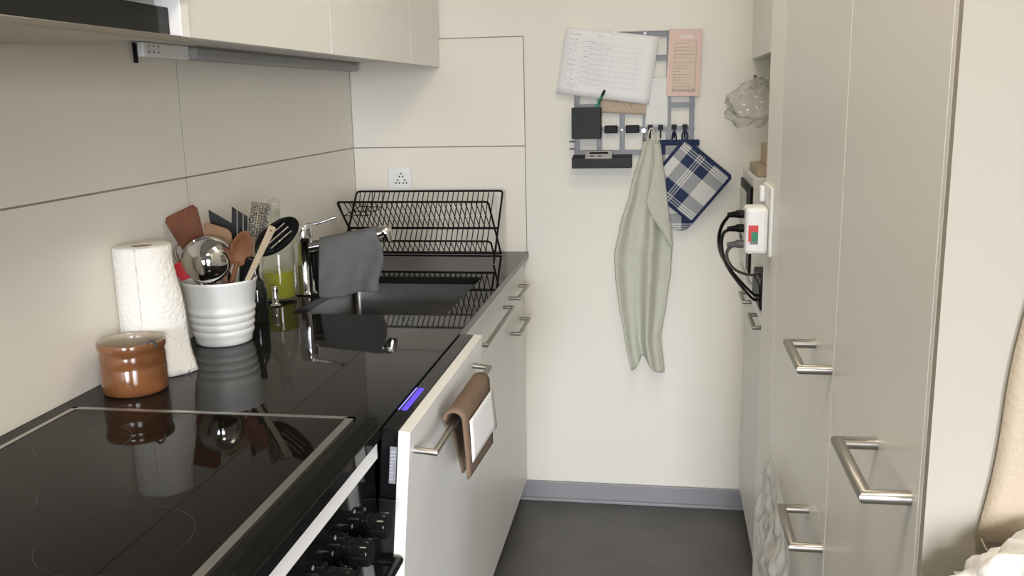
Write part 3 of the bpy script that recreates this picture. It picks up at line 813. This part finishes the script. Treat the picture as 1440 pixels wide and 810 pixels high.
def quad_sheet(name, m, pts, parent=None, th=.0005, curl=0.):
    """pts: TL, TR, BR, BL in world space"""
    bm = bm_new(); a, b, c, d = [V(p) for p in pts]
    def fn(u, v):
        p = a.lerp(b, u).lerp(d.lerp(c, u), v)
        return p + V((0, -curl * math.sin(u * math.pi) * (v ** 2) - curl * .5 * (v ** 3), 0))
    sheet(bm, fn, 10, 10)
    return obj(name, bm, m, parent, smooth='all', solid=th)

def strokes(name, m, parent, pts, marks, off=.0006, curl=0.):
    """marks in the paper's own (u, v), u across, v down: (u0, v0, u1, v1, half thickness in v)"""
    bm = bm_new(); a, b, c, d = [V(p) for p in pts]
    def P(u, v):
        p = a.lerp(b, u).lerp(d.lerp(c, u), v)
        return p + V((0, -off - curl * math.sin(u * math.pi) * (v ** 2) - curl * .5 * (v ** 3), 0))
    for u0, v0, u1, v1, h in marks:
        n = 1 if not curl else max(1, int(abs(u1 - u0) * 10 + abs(v1 - v0) * 10))
        for k in range(n):
            s, e = k / n, (k + 1) / n
            ua, va, ub, vb = u0 + (u1 - u0) * s, v0 + (v1 - v0) * s, u0 + (u1 - u0) * e, v0 + (v1 - v0) * e
            if abs(u1 - u0) > abs(v1 - v0): q = [(ua, va - h), (ub, vb - h), (ub, vb + h), (ua, va + h)]
            else: q = [(ua - h, va), (ua + h, va), (ub + h, vb), (ub - h, vb)]
            bm.faces.new([bm.verts.new(P(*x)) for x in q])
    return obj(name, bm, m, parent)

def words(u0, u1, v, h=.006, wmin=.012, wmax=.05, jag=.003):
    out = []; u = u0
    while u < u1:
        w = min(random.uniform(wmin, wmax), u1 - u)
        s = u
        while s < u + w:
            e = min(s + .006, u + w)
            out.append((s, v + random.uniform(-jag, jag), e, v + random.uniform(-jag, jag), h * random.uniform(.25, .8))); s = e
        u += w + random.uniform(.006, .016)
    return out

# drawing card (rear), shopping list, schedule, notepad
pts = [(.852, -.0165, 1.452), (1.004, -.0165, 1.446), (1.003, -.0165, 1.350), (.850, -.0165, 1.360)]
cd_ = thing('drawing_card', 'brown paper card with a drawing, tucked beneath the large schedule', 'card', (.93, -.0165, 1.40))
quad_sheet('card', M['brownpaper'], pts, cd_)
mk = []
for k in range(26):
    u = random.uniform(.2, .75); v = random.uniform(.35, .78); mk.append((u, v, u + random.uniform(-.06, .06), min(.9, v + random.uniform(.06, .14)), .006))
strokes('pencil_lines', M['inkbrown'], cd_, pts, mk)
pts = [(1.005, -.0180, 1.466), (1.065, -.0180, 1.464), (1.066, -.0180, 1.309), (.992, -.0180, 1.311)]
ls = thing('shopping_list', 'narrow white handwritten list hanging between the schedule and the pink notepad', 'paper', (1.03, -.018, 1.39))
quad_sheet('sheet', M['paper2'], pts, ls)
mk = []
for k in range(13): mk += words(.12, random.uniform(.55, .92), .07 + k * .068, .005, .05, .2)
strokes('handwriting', M['inkfaint'], ls, pts, mk)
pts = [(.741, -.0205, 1.632), (1.035, -.0205, 1.592), (1.006, -.0225, 1.383), (.707, -.0225, 1.425)]
sc = thing('paper_schedule', 'large tilted white printed schedule pinned to the memo grid', 'paper', (.87, -.0205, 1.51))
quad_sheet('sheet', M['paper'], pts, sc, curl=.003)
mk = []; mkf = []
mk += words(.055, .17, .095, .008)
mk += words(.36, .42, .085, .008)
rows = [.17 + k * .075 for k in range(9)]
for k, v in enumerate(rows):
    mk += words(.07, .10, v, .007); mk += words(.12, .12 + random.uniform(.02, .05), v + random.uniform(-.01, .01), .006)
    mk += words(.235, .235 + random.uniform(.03, .06), v + .01, .007)
    if k in (0, 1): mk += words(.31 + .15 * k, .35 + .15 * k, v + .01, .007)
    for q in range(3): mkf += words(.30, random.uniform(.42, .52), v + q * .022 + .01, .006)
    mkf.append((.06, v + .042, .86, v + .042, .0022))
for u in (.055, .115, .215, .29, .53, .80): mkf.append((u, .14, u, .82, .0016))
for k in range(5): mk += words(.07, .07 + random.uniform(.10, .16), .835 + k * .026, .004)
strokes('printed_text', M['ink'], sc, pts, mk, curl=.003, off=.0008); strokes('table_lines', M['inkfaint'], sc, pts, mkf, curl=.003, off=.0008)

npd = thing('notepad', 'pink magnetic to-do notepad on the memo grid', 'notepad', (1.114, -.017, 1.51))
TP = [(1.0665, -.0165, 1.6145), (1.1695, -.0165, 1.6120), (1.1630, -.0165, 1.4060), (1.0580, -.0165, 1.4080)]
bm = bm_new(); prism(bm, [(p[0], p[2]) for p in TP], .007, Matrix.Translation(V((0, -.0205, 0)))); obj('pad', bm, M['pink'], npd, bevel=.0008)
a, b, c, d = [V(p) + V((0, -.0080, 0)) for p in TP]
def inn(u, v): return a.lerp(b, u).lerp(d.lerp(c, u), v)
ip = [inn(.17, .17), inn(.86, .17), inn(.86, .93), inn(.17, .93)]
quad_sheet('lined_area', M['cream'], ip, npd, th=.0003)
mk = []; gm = []
for k in range(5): mk += words(.06, random.uniform(.6, .95), .06 + k * .07, .008, .06, .2, .005)
gm += words(.05, .12, .195, .010)
for k in range(9): mk += words(.04, random.uniform(.35, .96), .43 + k * .058, .007, .05, .18, .006)
mk.append((.10, .66, .11, .80, .006))
strokes('handwriting', M['inkbrown'], npd, ip, mk, off=.0005); strokes('green_mark', M['inkgreen'], npd, ip, gm, off=.0006)
fc = bpy.data.curves.new('lettering', 'FONT'); fc.body = 'TO DO'; fc.size = .0125; fc.align_x = 'CENTER'; fc.extrude = .0001; fc.offset = .0004
fo = bpy.data.objects.new('lettering_curve', fc); C.objects.link(fo)
me = bpy.data.meshes.new_from_object(fo.evaluated_get(bpy.context.evaluated_depsgraph_get())); bpy.data.objects.remove(fo)
me.materials.append(M['whiteink'])
lt = bpy.data.objects.new('lettering', me); C.objects.link(lt)
me.transform(Matrix.Translation(V(inn(.52, .135)) + V((0, -.0004, 0))) @ Matrix.Rotation(math.radians(1.2), 4, 'Y') @ Matrix.Rotation(math.pi / 2, 4, 'X'))
me.transform(W[npd].inverted()); lt.parent = npd; W[lt] = W[npd]

# round white magnets
for i, (x, z, y, s) in enumerate(((.895, 1.608, -.0225, 'white round magnet holding the top edge of the large schedule'), (.991, 1.604, -.0145, 'white round magnet on the grid bar above the schedule'), (1.022, 1.459, -.0190, 'white round magnet holding the narrow handwritten list'), (.9195, 1.304, -.0145, 'white round magnet between the two black clips'))):
    bm = bm_new(); T = Matrix.Translation(V((x, y, z))) @ Matrix.Rotation(math.pi / 2, 4, 'X'); lathe(bm, [(0, .004), (.0042, .004), (.0050, .003), (.0050, 0), (0, 0)], seg=20, T=T)
    o = obj('round_magnet', bm, M['whiteplastic'], smooth=True, angle=40); recentre(o, (x, y, z)); tag(o, s, 'magnet', 'white round magnets')
for (x0, x1), s in (((.864, .905), 'black rectangular clip nearer to the pencil holder'), ((.932, .976), 'black rectangular clip nearer to the linen towel')):
    o = B('magnetic_clip', M['plasticblk'], x0, x1, -.0245, -.0148, 1.2935, 1.3185, bevel=.002); recentre(o, ((x0 + x1) / 2, -.015, 1.306)); tag(o, s, 'clip', 'black magnetic clips')
for x, s in ((1.010, 'small black hook carrying the sage linen towel'), (1.043, 'small black hook below the handwritten list, empty'), (1.086, 'small black hook carrying the oven mitt'), (1.120, 'small black hook carrying the plaid potholder')):
    bm = bm_new(); box(bm, x - .008, x + .008, -.026, -.0148, 1.302, 1.3185); tube(bm, smoothpath([(x, -.022, 1.303), (x, -.023, 1.285), (x, -.032, 1.277), (x, -.042, 1.283), (x, -.044, 1.292)], 4), .0022, 8)
    o = obj('small_hook', bm, M['plasticblk']); recentre(o, (x, -.015, 1.31)); tag(o, s, 'hook', 'small black hooks on the grid')
bm = bm_new(); x = .989; lathe(bm, [(0, .006), (.006, .006), (.006, 0)], seg=16, T=Matrix.Translation(V((x, -.0145, 1.300))) @ Matrix.Rotation(math.pi / 2, 4, 'X')); tube(bm, smoothpath([(x, -.018, 1.300), (x, -.022, 1.276), (x, -.034, 1.270), (x, -.040, 1.282)], 4), .0030, 10); lathe(bm, [(0, .004), (.003, .003), (.004, 0), (.003, -.003), (0, -.004)], (x, -.040, 1.283), 12)
o = obj('chrome_hook', bm, M['chrome'], smooth=True); recentre(o, (x, -.015, 1.29)); tag(o, 'chrome hook on the grid next to the linen towel loop', 'hook')

# pencil holder + pen, tray + tin
ph = thing('pencil_holder', 'black open-topped pencil holder on the memo grid', 'pencil holder', (.807, -.015, 1.278))
bm = bm_new(); x0, x1, z0, z1, y0, y1 = .760, .854, 1.278, 1.377, -.062, -.0150
box(bm, x0, x1, y0, y0 + .0025, z0, z1); box(bm, x0, x1, y1 - .0025, y1, z0, z1); box(bm, x0, x0 + .0025, y0, y1, z0, z1); box(bm, x1 - .0025, x1, y0, y1, z0, z1); box(bm, x0, x1, y0, y1, z0, z0 + .0025)
obj('cup', bm, M['satinblk'], ph, bevel=.0012)
pn = thing('green_pen', 'green pen sticking out of the black pencil holder', 'pen', mw=aim((.790, -.035, 1.283), (.866, -.040, 1.432)))
bm = bm_new(); L = .166; tube(bm, [(0, 0, 0), (0, 0, .012), (0, 0, L - .018)], [.0015, .0044, .0044], 10); obj('barrel', bm, M['greenpen'], pn, local=True, smooth=True, angle=40)
bm = bm_new(); tube(bm, [(0, 0, L - .018), (0, 0, L)], [.0046, .0040], 10); tube(bm, [(0, -.0058, L - .045), (0, -.0056, L - .004)], .0014, 6); obj('cap', bm, M['plasticblk'], pn, local=True, smooth=True, angle=40)

bm = bm_new(); x0, x1, z0, z1, y0, y1 = .760, .953, 1.184, 1.219, -.062, -.0150
box(bm, x0, x1, y0, y0 + .003, z0, z1); box(bm, x0, x1, y1 - .003, y1, z0, z1 + .006); box(bm, x0, x0 + .003, y0, y1, z0, z1); box(bm, x1 - .003, x1, y0, y1, z0, z1); box(bm, x0, x1, y0, y1, z0, z0 + .003)
o = obj('magnet_tray', bm, M['satinblk'], bevel=.001); recentre(o, (.857, -.015, 1.184)); tag(o, 'long shallow black tray along the bottom of the memo grid', 'tray')
tn = thing('metal_tin', 'flat silver slotted tin lying in the shallow black tray', 'tin', (.847, -.045, 1.205))
T = Matrix.Translation(V((.847, -.050, 1.2265))) @ Matrix.Rotation(math.radians(-50), 4, 'X')
bm = bm_new(); box(bm, -.043, .043, -.003, .003, -.017, .017); obj('plate', bm, M['tin'], tn, T=T, bevel=.001)
bm = bm_new(); box(bm, -.030, .030, -.0036, .0036, .001, .009); box(bm, -.028, -.014, -.0036, .0036, -.011, -.007); box(bm, -.004, .010, -.0036, .0036, -.011, -.007); obj('slots', bm, M['satinblk'], tn, T=T)

# ------------------------------------------------------------------ oven mitt, potholder, towel
mt = thing('oven_mitt', 'navy oven mitt hanging behind the plaid potholder', 'oven mitt', (1.10, -.02, 1.27))
out = [(1.040, 1.266), (1.163, 1.266), (1.166, 1.19), (1.163, 1.10), (1.160, 1.035), (1.150, .998), (1.132, .981), (1.110, .976), (1.085, .984), (1.070, 1.000), (1.062, 1.06), (1.055, 1.12), (1.040, 1.19)]
bm = bm_new(); prism(bm, out, .016, Matrix.Translation(V((0, -.0255, 0)))); obj('mitt', bm, M['plaid2'], mt, bevel=.005)
bm = bm_new(); box(bm, 1.037, 1.1665, -.0350, -.0160, 1.252, 1.270); obj('cuff_binding', bm, M['navy'], mt, bevel=.003)
bm = bm_new(); tube(bm, smoothpath([(1.080, -.028, 1.262), (1.081, -.030, 1.285), (1.086, -.034, 1.297), (1.092, -.030, 1.285), (1.094, -.028, 1.262)], 4), .0028, 8); obj('loop', bm, M['navy'], mt, smooth=True)

hc = V((1.133, -.0435, 1.139)); S = .0945
pm = Matrix.Translation(hc) @ Matrix.Rotation(math.radians(39.5), 4, 'Y')
po = thing('potholder', 'square navy and white plaid potholder hanging diagonally', 'potholder', mw=pm)
bm = bm_new()
def pad(u, v, s=1):
    x = (u - .5) * 2 * S; z = (v - .5) * 2 * S
    k = (1 - (2 * u - 1) ** 4) * (1 - (2 * v - 1) ** 4)
    return (x, -s * (.002 + .006 * k), z)
gA = sheet(bm, lambda u, v: pad(u, v, 1), 16, 16); gB = sheet(bm, lambda u, v: pad(u, v, -1), 16, 16)
obj('pad', bm, M['plaid'], po, local=True, smooth='all')
bm = bm_new(); c = [(-S, 0, -S), (S, 0, -S), (S, 0, S), (-S, 0, S)]
ring = []
for i in range(4):
    p, q = V(c[i]), V(c[(i + 1) % 4]); ring += [p.lerp(q, .03), p.lerp(q, .5), p.lerp(q, .97)]
tube(bm, ring, .0056, 8, closed=True); obj('binding', bm, M['navy'], po, local=True, smooth=True)
bm = bm_new(); inv = pm.inverted(); tube(bm, smoothpath([inv @ V(p) for p in ((1.113, -.044, 1.258), (1.112, -.040, 1.285), (1.120, -.036, 1.299), (1.128, -.040, 1.285), (1.124, -.044, 1.255))], 4), .0030, 8); obj('loop', bm, M['navy'], po, local=True, smooth=True)

tw = thing('linen_towel', 'long sage green linen towel hanging in loose folds from a hook', 'towel', (1.01, -.02, 1.29))
LE = [(1.268, .990), (1.105, .948), (.99, .916), (.903, .899), (.83, .903), (.758, .912), (.624, .934), (.508, .956)]
RE = [(1.268, 1.040), (1.20, 1.052), (1.084, 1.067), (.935, 1.085), (.85, 1.082), (.761, 1.071), (.617, 1.052), (.50, 1.066)]
def itp(T, z):
    if z >= T[0][0]: return T[0][1]
    for (za, a), (zb, b) in zip(T, T[1:]):
        if z >= zb:
            t = (za - z) / (za - zb); t = t * t * (3 - 2 * t) * .5 + t * .5; return a + (b - a) * t
    return T[-1][1]
bm = bm_new()
def tow(u, v):
    zb = .500 + .050 * math.exp(-((u - .42) / .2) ** 2) + .012 * (1 - u)
    z = 1.268 + (zb - 1.268) * v
    x = itp(LE, z) + (itp(RE, z) - itp(LE, z)) * u
    amp = .004 + .012 * min(1, v * 2.2)
    y = -.050 - amp * (1 + math.sin(u * 10.5 + .8 + .6 * math.sin(v * 3)) * .9) - .006 * math.sin(u * 21 + v * 2) * min(1, v * 3)
    y -= .010 * math.exp(-((u - .62) / .10) ** 2) * min(1, v * 4)
    if u > .985 or u < .015: y += .004
    return (x, min(y, -.012), z)
sheet(bm, tow, 64, 70)
obj('cloth', bm, M['linen'], tw, smooth='all', solid=.0016)
bm = bm_new()
FL = [(1.262, 1.020, 1.044), (1.20, 1.024, 1.052), (1.14, 1.015, 1.061), (1.075, .999, 1.069), (1.03, 1.020, 1.074), (.99, 1.046, 1.080), (.935, 1.078, 1.087)]
def fl(u, v):
    i = v * (len(FL) - 1); k = min(int(i), len(FL) - 2); f = i - k
    z = FL[k][0] * (1 - f) + FL[k + 1][0] * f; a = FL[k][1] * (1 - f) + FL[k + 1][1] * f; b_ = FL[k][2] * (1 - f) + FL[k + 1][2] * f
    return (a + (b_ - a) * u, -.086 - .008 * math.sin(u * math.pi) - .006 * (1 - u) * math.sin(v * 3.1), z)
sheet(bm, fl, 14, 36); obj('turned_corner', bm, M['linen'], tw, smooth='all', solid=.0016)
bm = bm_new(); tube(bm, smoothpath([(1.003, -.058, 1.262), (1.004, -.050, 1.285), (1.010, -.036, 1.305), (1.020, -.036, 1.305), (1.026, -.055, 1.285), (1.032, -.072, 1.256)], 4), .0030, 8); obj('loop', bm, M['linen'], tw, smooth=True)

# ------------------------------------------------------------------ opposite side: low cabinets, worktop, appliances
RX = 1.327
def low(label, y0, y1, hy):
    t = thing('base_cabinet', label, 'cabinet', (1.6, (y0 + y1) / 2, 0))
    bm = bm_new(); box(bm, RX + .02, XR - .005, y0 + .001, y1 - .001, .09, .843); obj('body', bm, M['carcass'], t)
    B('plinth', M['base'], RX + .05, RX + .065, y0, y1, 0, .09, t)
    d = B('door', M['lacquer'], RX, RX + .0195, y0 + .0012, y1 - .0012, .072, .842, t, .001)
    if hy: handle(d, (RX, hy[0], .811), (RX, hy[1], .811), (-.035, 0, 0))
low('white low cabinet at the end wall, below the appliance with the black door', -.405, -.004, (-.345, -.21))
low('white low cabinet below the black box, next to the wall pillar', -1.196, -.407, (-.650, -.505))
wt = B('worktop', M['edge'], RX - .028, XR - .004, -1.196, -.003, .8440, .8660, bevel=.002); recentre(wt, (1.6, -.6, .844)); tag(wt, 'white worktop over the low cabinets beyond the pillar', 'countertop')

mw = thing('microwave_oven', 'white microwave oven with a black-framed door on the white worktop', 'microwave', (1.5, -.19, .8662))
B('body', M['whiteplastic'], 1.306, 1.66, -.375, -.012, .874, 1.178, mw, .006)
dm = B('door_frame', M['plasticblk'], 1.2985, 1.3055, -.275, -.030, .955, 1.150, mw, .002)
B('door_window', M['ovenwindow'], 1.2975, 1.2990, -.250, -.050, .980, 1.125, mw, .001)
B('control_panel', M['plasticblk'], 1.2985, 1.3055, -.368, -.285, .90, 1.150, mw, .002)
for x in (1.33, 1.63):
    for y in (-.35, -.04):
        bm = bm_new(); lathe(bm, [(0, 0), (.012, 0), (.012, .0075), (0, .0075)], (x, y, .8664), 16); obj('foot', bm, M['plasticblk'], mw)
o = B('cutting_board', M['board'], 1.318, 1.60, -.36, -.10, 1.1785, 1.205, bevel=.004); recentre(o, (1.46, -.23, 1.1785)); tag(o, 'pale wooden board lying on top of the microwave', 'board')
cx = thing('carton', 'small tan carton standing on the wooden board', 'box', (1.41, -.22, 1.2053))
B('box', M['brownpaper'], 1.345, 1.47, -.30, -.15, 1.2055, 1.264, cx, .002); B('lid_tape', M['board'], 1.344, 1.471, -.235, -.215, 1.2053, 1.2646, cx, .0005)
bb = thing('black_appliance', 'black box-shaped appliance on the front edge of the white worktop', 'appliance', (1.34, -.60, .8662))
B('housing', M['satinblk'], 1.300, 1.42, -.70, -.505, .8662, .948, bb, .006); B('grille', M['plasticblk'], 1.2975, 1.2995, -.690, -.515, .876, .930, bb, .001)

t = thing('wall_cabinet', 'white wall cabinet above the hanging plastic bag', 'cabinet', (1.6, -.5, 1.517))
B('body', M['carcass'], 1.345, XR - .003, -1.196, -.003, 1.526, CEIL - .01, t, .001); B('door', M['lacquer'], 1.3245, 1.3440, -1.195, -.004, 1.5165, CEIL - .012, t, .0012)

# tall cabinets
TX = 1.25
def tall(label, y0, y1, doors):
    t = thing('tall_cabinet', label, 'cabinet', (1.55, (y0 + y1) / 2, 0))
    B('body', M['carcass'], TX + .021, XR - .004, y0 + .0005, y1 - .0005, .08, CEIL - .006, t, .001)
    B('plinth', M['base'], TX + .05, TX + .065, y0 + .001, y1 - .001, 0, .08, t)
    for z0, z1, hy, hz in doors:
        d = B('door', M['lacquer'], TX, TX + .020, y0 + (.0016 if y0 > -2.2 else .0003), y1 - .0016, z0, z1, t, .0004)
        handle(d, (TX, hy[0], hz), (TX, hy[1], hz), (-.035, 0, 0), r=.0060)
tall('tall white fridge cabinet with two doors, beside the wall pillar', -1.977, -1.412, [(.072, .888, (-1.989, -1.854), .861), (.890, CEIL - .012, (-1.990, -1.848), 1.0915)] if False else [(.072, .8893, (-1.963, -1.853), .861), (.8899, CEIL - .012, (-1.966, -1.848), 1.0915)])
tall('narrow tall white cabinet with one door, at the partition wall', -2.346, -1.979, [(.072, CEIL - .012, (-2.325, -2.205), 1.092)])
sp = B('side_panel', M['lacquer'], TX + .0003, XR - .004, -2.3538, -2.3464, 0, CEIL - .006, bevel=0); recentre(sp, (1.55, -2.35, 0)); tag(sp, 'thin white end panel between the narrow tall cabinet and the partition wall', 'panel')

# socket plate, adapter and cables on the pillar
pl = thing('wall_socket', 'white surface wall socket on the pillar behind the plug adapter', 'socket', (1.249, -1.27, 1.18))
B('plate', M['whiteplastic'], 1.243, 1.2498, -1.345, -1.215, 1.118, 1.245, pl, .003)
B('rocker', M['whiteplastic'], 1.234, 1.2432, -1.252, -1.225, 1.210, 1.240, pl, .002)
ad = thing('plug_adapter', 'white three-way plug adapter with a red and green sticker', 'adapter', (1.242, -1.30, 1.165))
B('housing', M['whiteplastic'], 1.2015, 1.2425, -1.335, -1.270, 1.122, 1.208, ad, .007)
bm = bm_new(); box(bm, 1.2070, 1.2245, -1.3358, -1.3350, 1.146, 1.176); obj('red_sticker', bm, M['stickerred'], ad)
bm = bm_new(); box(bm, 1.2125, 1.2245, -1.3364, -1.3356, 1.146, 1.164); obj('green_sticker', bm, M['stickergreen'], ad)
bm = bm_new(); box(bm, 1.2105, 1.2245, -1.3364, -1.3356, 1.1412, 1.1455); obj('silver_strip', bm, M['silver'], ad)
def cable(label, m, plug, pts):
    t = thing('power_cable', label, 'cable', plug)
    bm = bm_new(); tube(bm, smoothpath(pts, 6), .0034, 10); obj('cord', bm, m, t, smooth=True)
    p = V(plug); bm = bm_new(); tube(bm, [p, p + V((-.012, 0, 0)), p + V((-.014, 0, -.0005)), p + V((-.030, .002, -.002))], [.0078, .0078, .0062, .0046], 12); obj('plug', bm, m, t, smooth=True, angle=40)
cable('black cable from the topmost outlet of the adapter, looping outermost', M['plasticblk'], (1.2016, -1.295, 1.192), [(1.175, -1.290, 1.189), (1.163, -1.265, 1.164), (1.162, -1.205, 1.124), (1.182, -1.05, 1.064), (1.228, -.85, .984), (1.282, -.70, .912), (1.298, -.66, .900)])
cable('black cable from the middle outlet of the adapter', M['plasticblk'], (1.2016, -1.300, 1.166), [(1.176, -1.300, 1.164), (1.167, -1.255, 1.148), (1.169, -1.195, 1.112), (1.190, -1.04, 1.048), (1.234, -.84, .968), (1.284, -.68, .894), (1.298, -.63, .885)])
cable('grey cable from the lowest outlet of the adapter', M['cable'], (1.2016, -1.300, 1.136), [(1.186, -1.296, 1.134), (1.177, -1.25, 1.116), (1.184, -1.15, 1.080), (1.216, -.95, 1.021), (1.270, -.72, .965), (1.303, -.62, .951)])

# crumpled plastic bag on a nail
def crumple(center, scale, amp, freq, seed, squash=None, sub=4):
    bm = bm_new(); bmesh.ops.create_icosphere(bm, subdivisions=sub, radius=1)
    for v in bm.verts:
        n = v.co.normalized()
        d = noise.noise(n * freq + V((seed, seed * 2, 0))) * amp + abs(noise.noise(n * freq * 2.3 + V((0, seed, 3)))) * amp * -.9 + noise.noise(n * freq * 5 + V((1, seed, 3))) * amp * .25
        p = n * (1 + d)
        if squash: p = squash(p)
        v.co = V((center[0] + p.x * scale[0], center[1] + p.y * scale[1], center[2] + p.z * scale[2]))
    return bm
pb = thing('plastic_bag', 'crumpled clear plastic bag hanging from a nail on the back wall', 'bag', (1.335, -.05, 1.40))
obj('bag', crumple((1.335, -.058, 1.385), (.096, .046, .072), .34, 2.6, 5.3, lambda p: V((p.x * (1 - .45 * max(0, p.z)), p.y, p.z))), M['polybag'], pb, smooth='all')
bm = bm_new(); tube(bm, smoothpath([(1.325, -.045, 1.43), (1.330, -.02, 1.452), (1.3335, -.010, 1.4605)], 3), [.012] * 3 + [.008] * 3 + [.004], 10); obj('gathered_neck', bm, M['polybag'], pb, smooth=True)
bm = bm_new(); tube(bm, [(1.334, .0, 1.462), (1.334, -.016, 1.463)], .0018, 8); tube(bm, [(1.334, -.016, 1.463), (1.334, -.019, 1.463)], .0042, 10)
o = obj('nail', bm, M['plasticblk'], smooth=True, angle=40); recentre(o, (1.334, -.001, 1.462)); tag(o, 'dark nail in the back wall holding the plastic bag', 'nail')

# film bag hung on the lower fridge handle
fb = thing('film_bag', 'crumpled white plastic film bag hanging on the lower fridge handle', 'bag', (1.225, -1.72, .80))
bm = bm_new()
def film(u, v):
    y = -1.50 - .305 * u
    zt = .818 - .014 * u - .055 * max(0, u - .8) / .2 + .012 * math.exp(-((u - .2) / .12) ** 2)
    z = zt + (.36 - zt) * v
    q = V((y * 34, z * 20, 0))
    d = .010 + .012 * min(1, v * 4 + .2) * (1 + 1.1 * abs(noise.noise(q * .6)) * 2 - .5 + .8 * noise.noise(q * 2.1 + V((3, 1, 0))))
    return (TX - .003 - d * .9, y + .012 * noise.noise(q * .8), z)
sheet(bm, film, 90, 130); obj('film', bm, M['whitebag'], fb, smooth=True, solid=.0005, angle=25)

# canvas bag and white bundle by the partition wall
cv = thing('canvas_bag', 'cream canvas tote hanging on the partition wall', 'bag', (1.42, -2.366, 1.10))
bm = bm_new()
def canv(u, v):
    z = 1.75 + (1.078 - 1.75) * v
    xl = 1.2885 + (z - 1.085) * .105 + .0015 * math.sin(z * 40)
    x = xl + (1.60 - xl) * u
    y = -2.367 - .022 * math.sin(min(1, u * 3) * math.pi / 2) - .008 * math.sin(u * 9 + z * 4) * u
    return (x, y, z + .004 * math.sin(u * 20))
sheet(bm, canv, 30, 40); obj('cloth', bm, M['canvas'], cv, smooth='all', solid=.002)
bm = bm_new(); tube(bm, smoothpath([(1.290, -2.370, 1.082), (1.294, -2.375, 1.074), (1.303, -2.379, 1.066), (1.310, -2.379, 1.055)], 4), .0006, 6); obj('loose_thread', bm, M['canvas'], cv, smooth=True)
wb = thing('crumpled_bag', 'crumpled white plastic bag bulging below the canvas tote', 'bag', (1.352, -2.366, 1.03))
obj('film', crumple((1.352, -2.416, 1.030), (.105, .050, .078), .24, 2.8, 7.1, sub=5), M['whitecloth'], wb, smooth='all')

# ------------------------------------------------------------------ light
def area(name, loc, rot, sx, sy, e, col):
    l = bpy.data.lights.new(name, 'AREA'); l.shape = 'RECTANGLE'; l.size = sx; l.size_y = sy; l.energy = e; l.color = col
    o = bpy.data.objects.new(name, l); C.objects.link(o); o.location = loc; o.rotation_euler = rot; return o
def aimed_lamp(name, p, q, sx, sy, e, spread):
    o = area(name, p, (0, 0, 0), sx, sy, e, (.955, .985, 1.05)); o.rotation_euler = (V(q) - V(p)).to_track_quat('-Z', 'Y').to_euler(); o.data.spread = math.radians(spread)
aimed_lamp('rear_window_daylight', (1.0, -8.6, 1.3), (.95, 0, -.1), 1.4, 1.6, 19, 40)
aimed_lamp('added_side_fill', (2.64, -5.4, 1.2), (.6, -1.0, .3), 1.2, 1.6, 13, 40)  # added fill, aimed low to brighten the dishwasher front
for y, e in ((-2.75, 15), (-1.2, 4.6)): area('ceiling_fill', (1.03, y, CEIL - .04), (0, 0, 0), .4, .4, e, (1, .885, .72))  # warm overhead fill added to lift the corridor's ambient light
w = bpy.data.worlds.new('world'); bpy.context.scene.world = w; w.use_nodes = True
bg = w.node_tree.nodes['Background']; bg.inputs['Color'].default_value = (.75, .85, 1, 1); bg.inputs['Strength'].default_value = .25
s = bpy.context.scene
s.view_settings.view_transform = 'Standard'; s.view_settings.look = 'None'; s.view_settings.gamma = 1; s.view_settings.exposure = .07
s.view_settings.use_curve_mapping = False
s.cycles.max_bounces = 12; s.cycles.diffuse_bounces = 6; s.cycles.transparent_max_bounces = 24
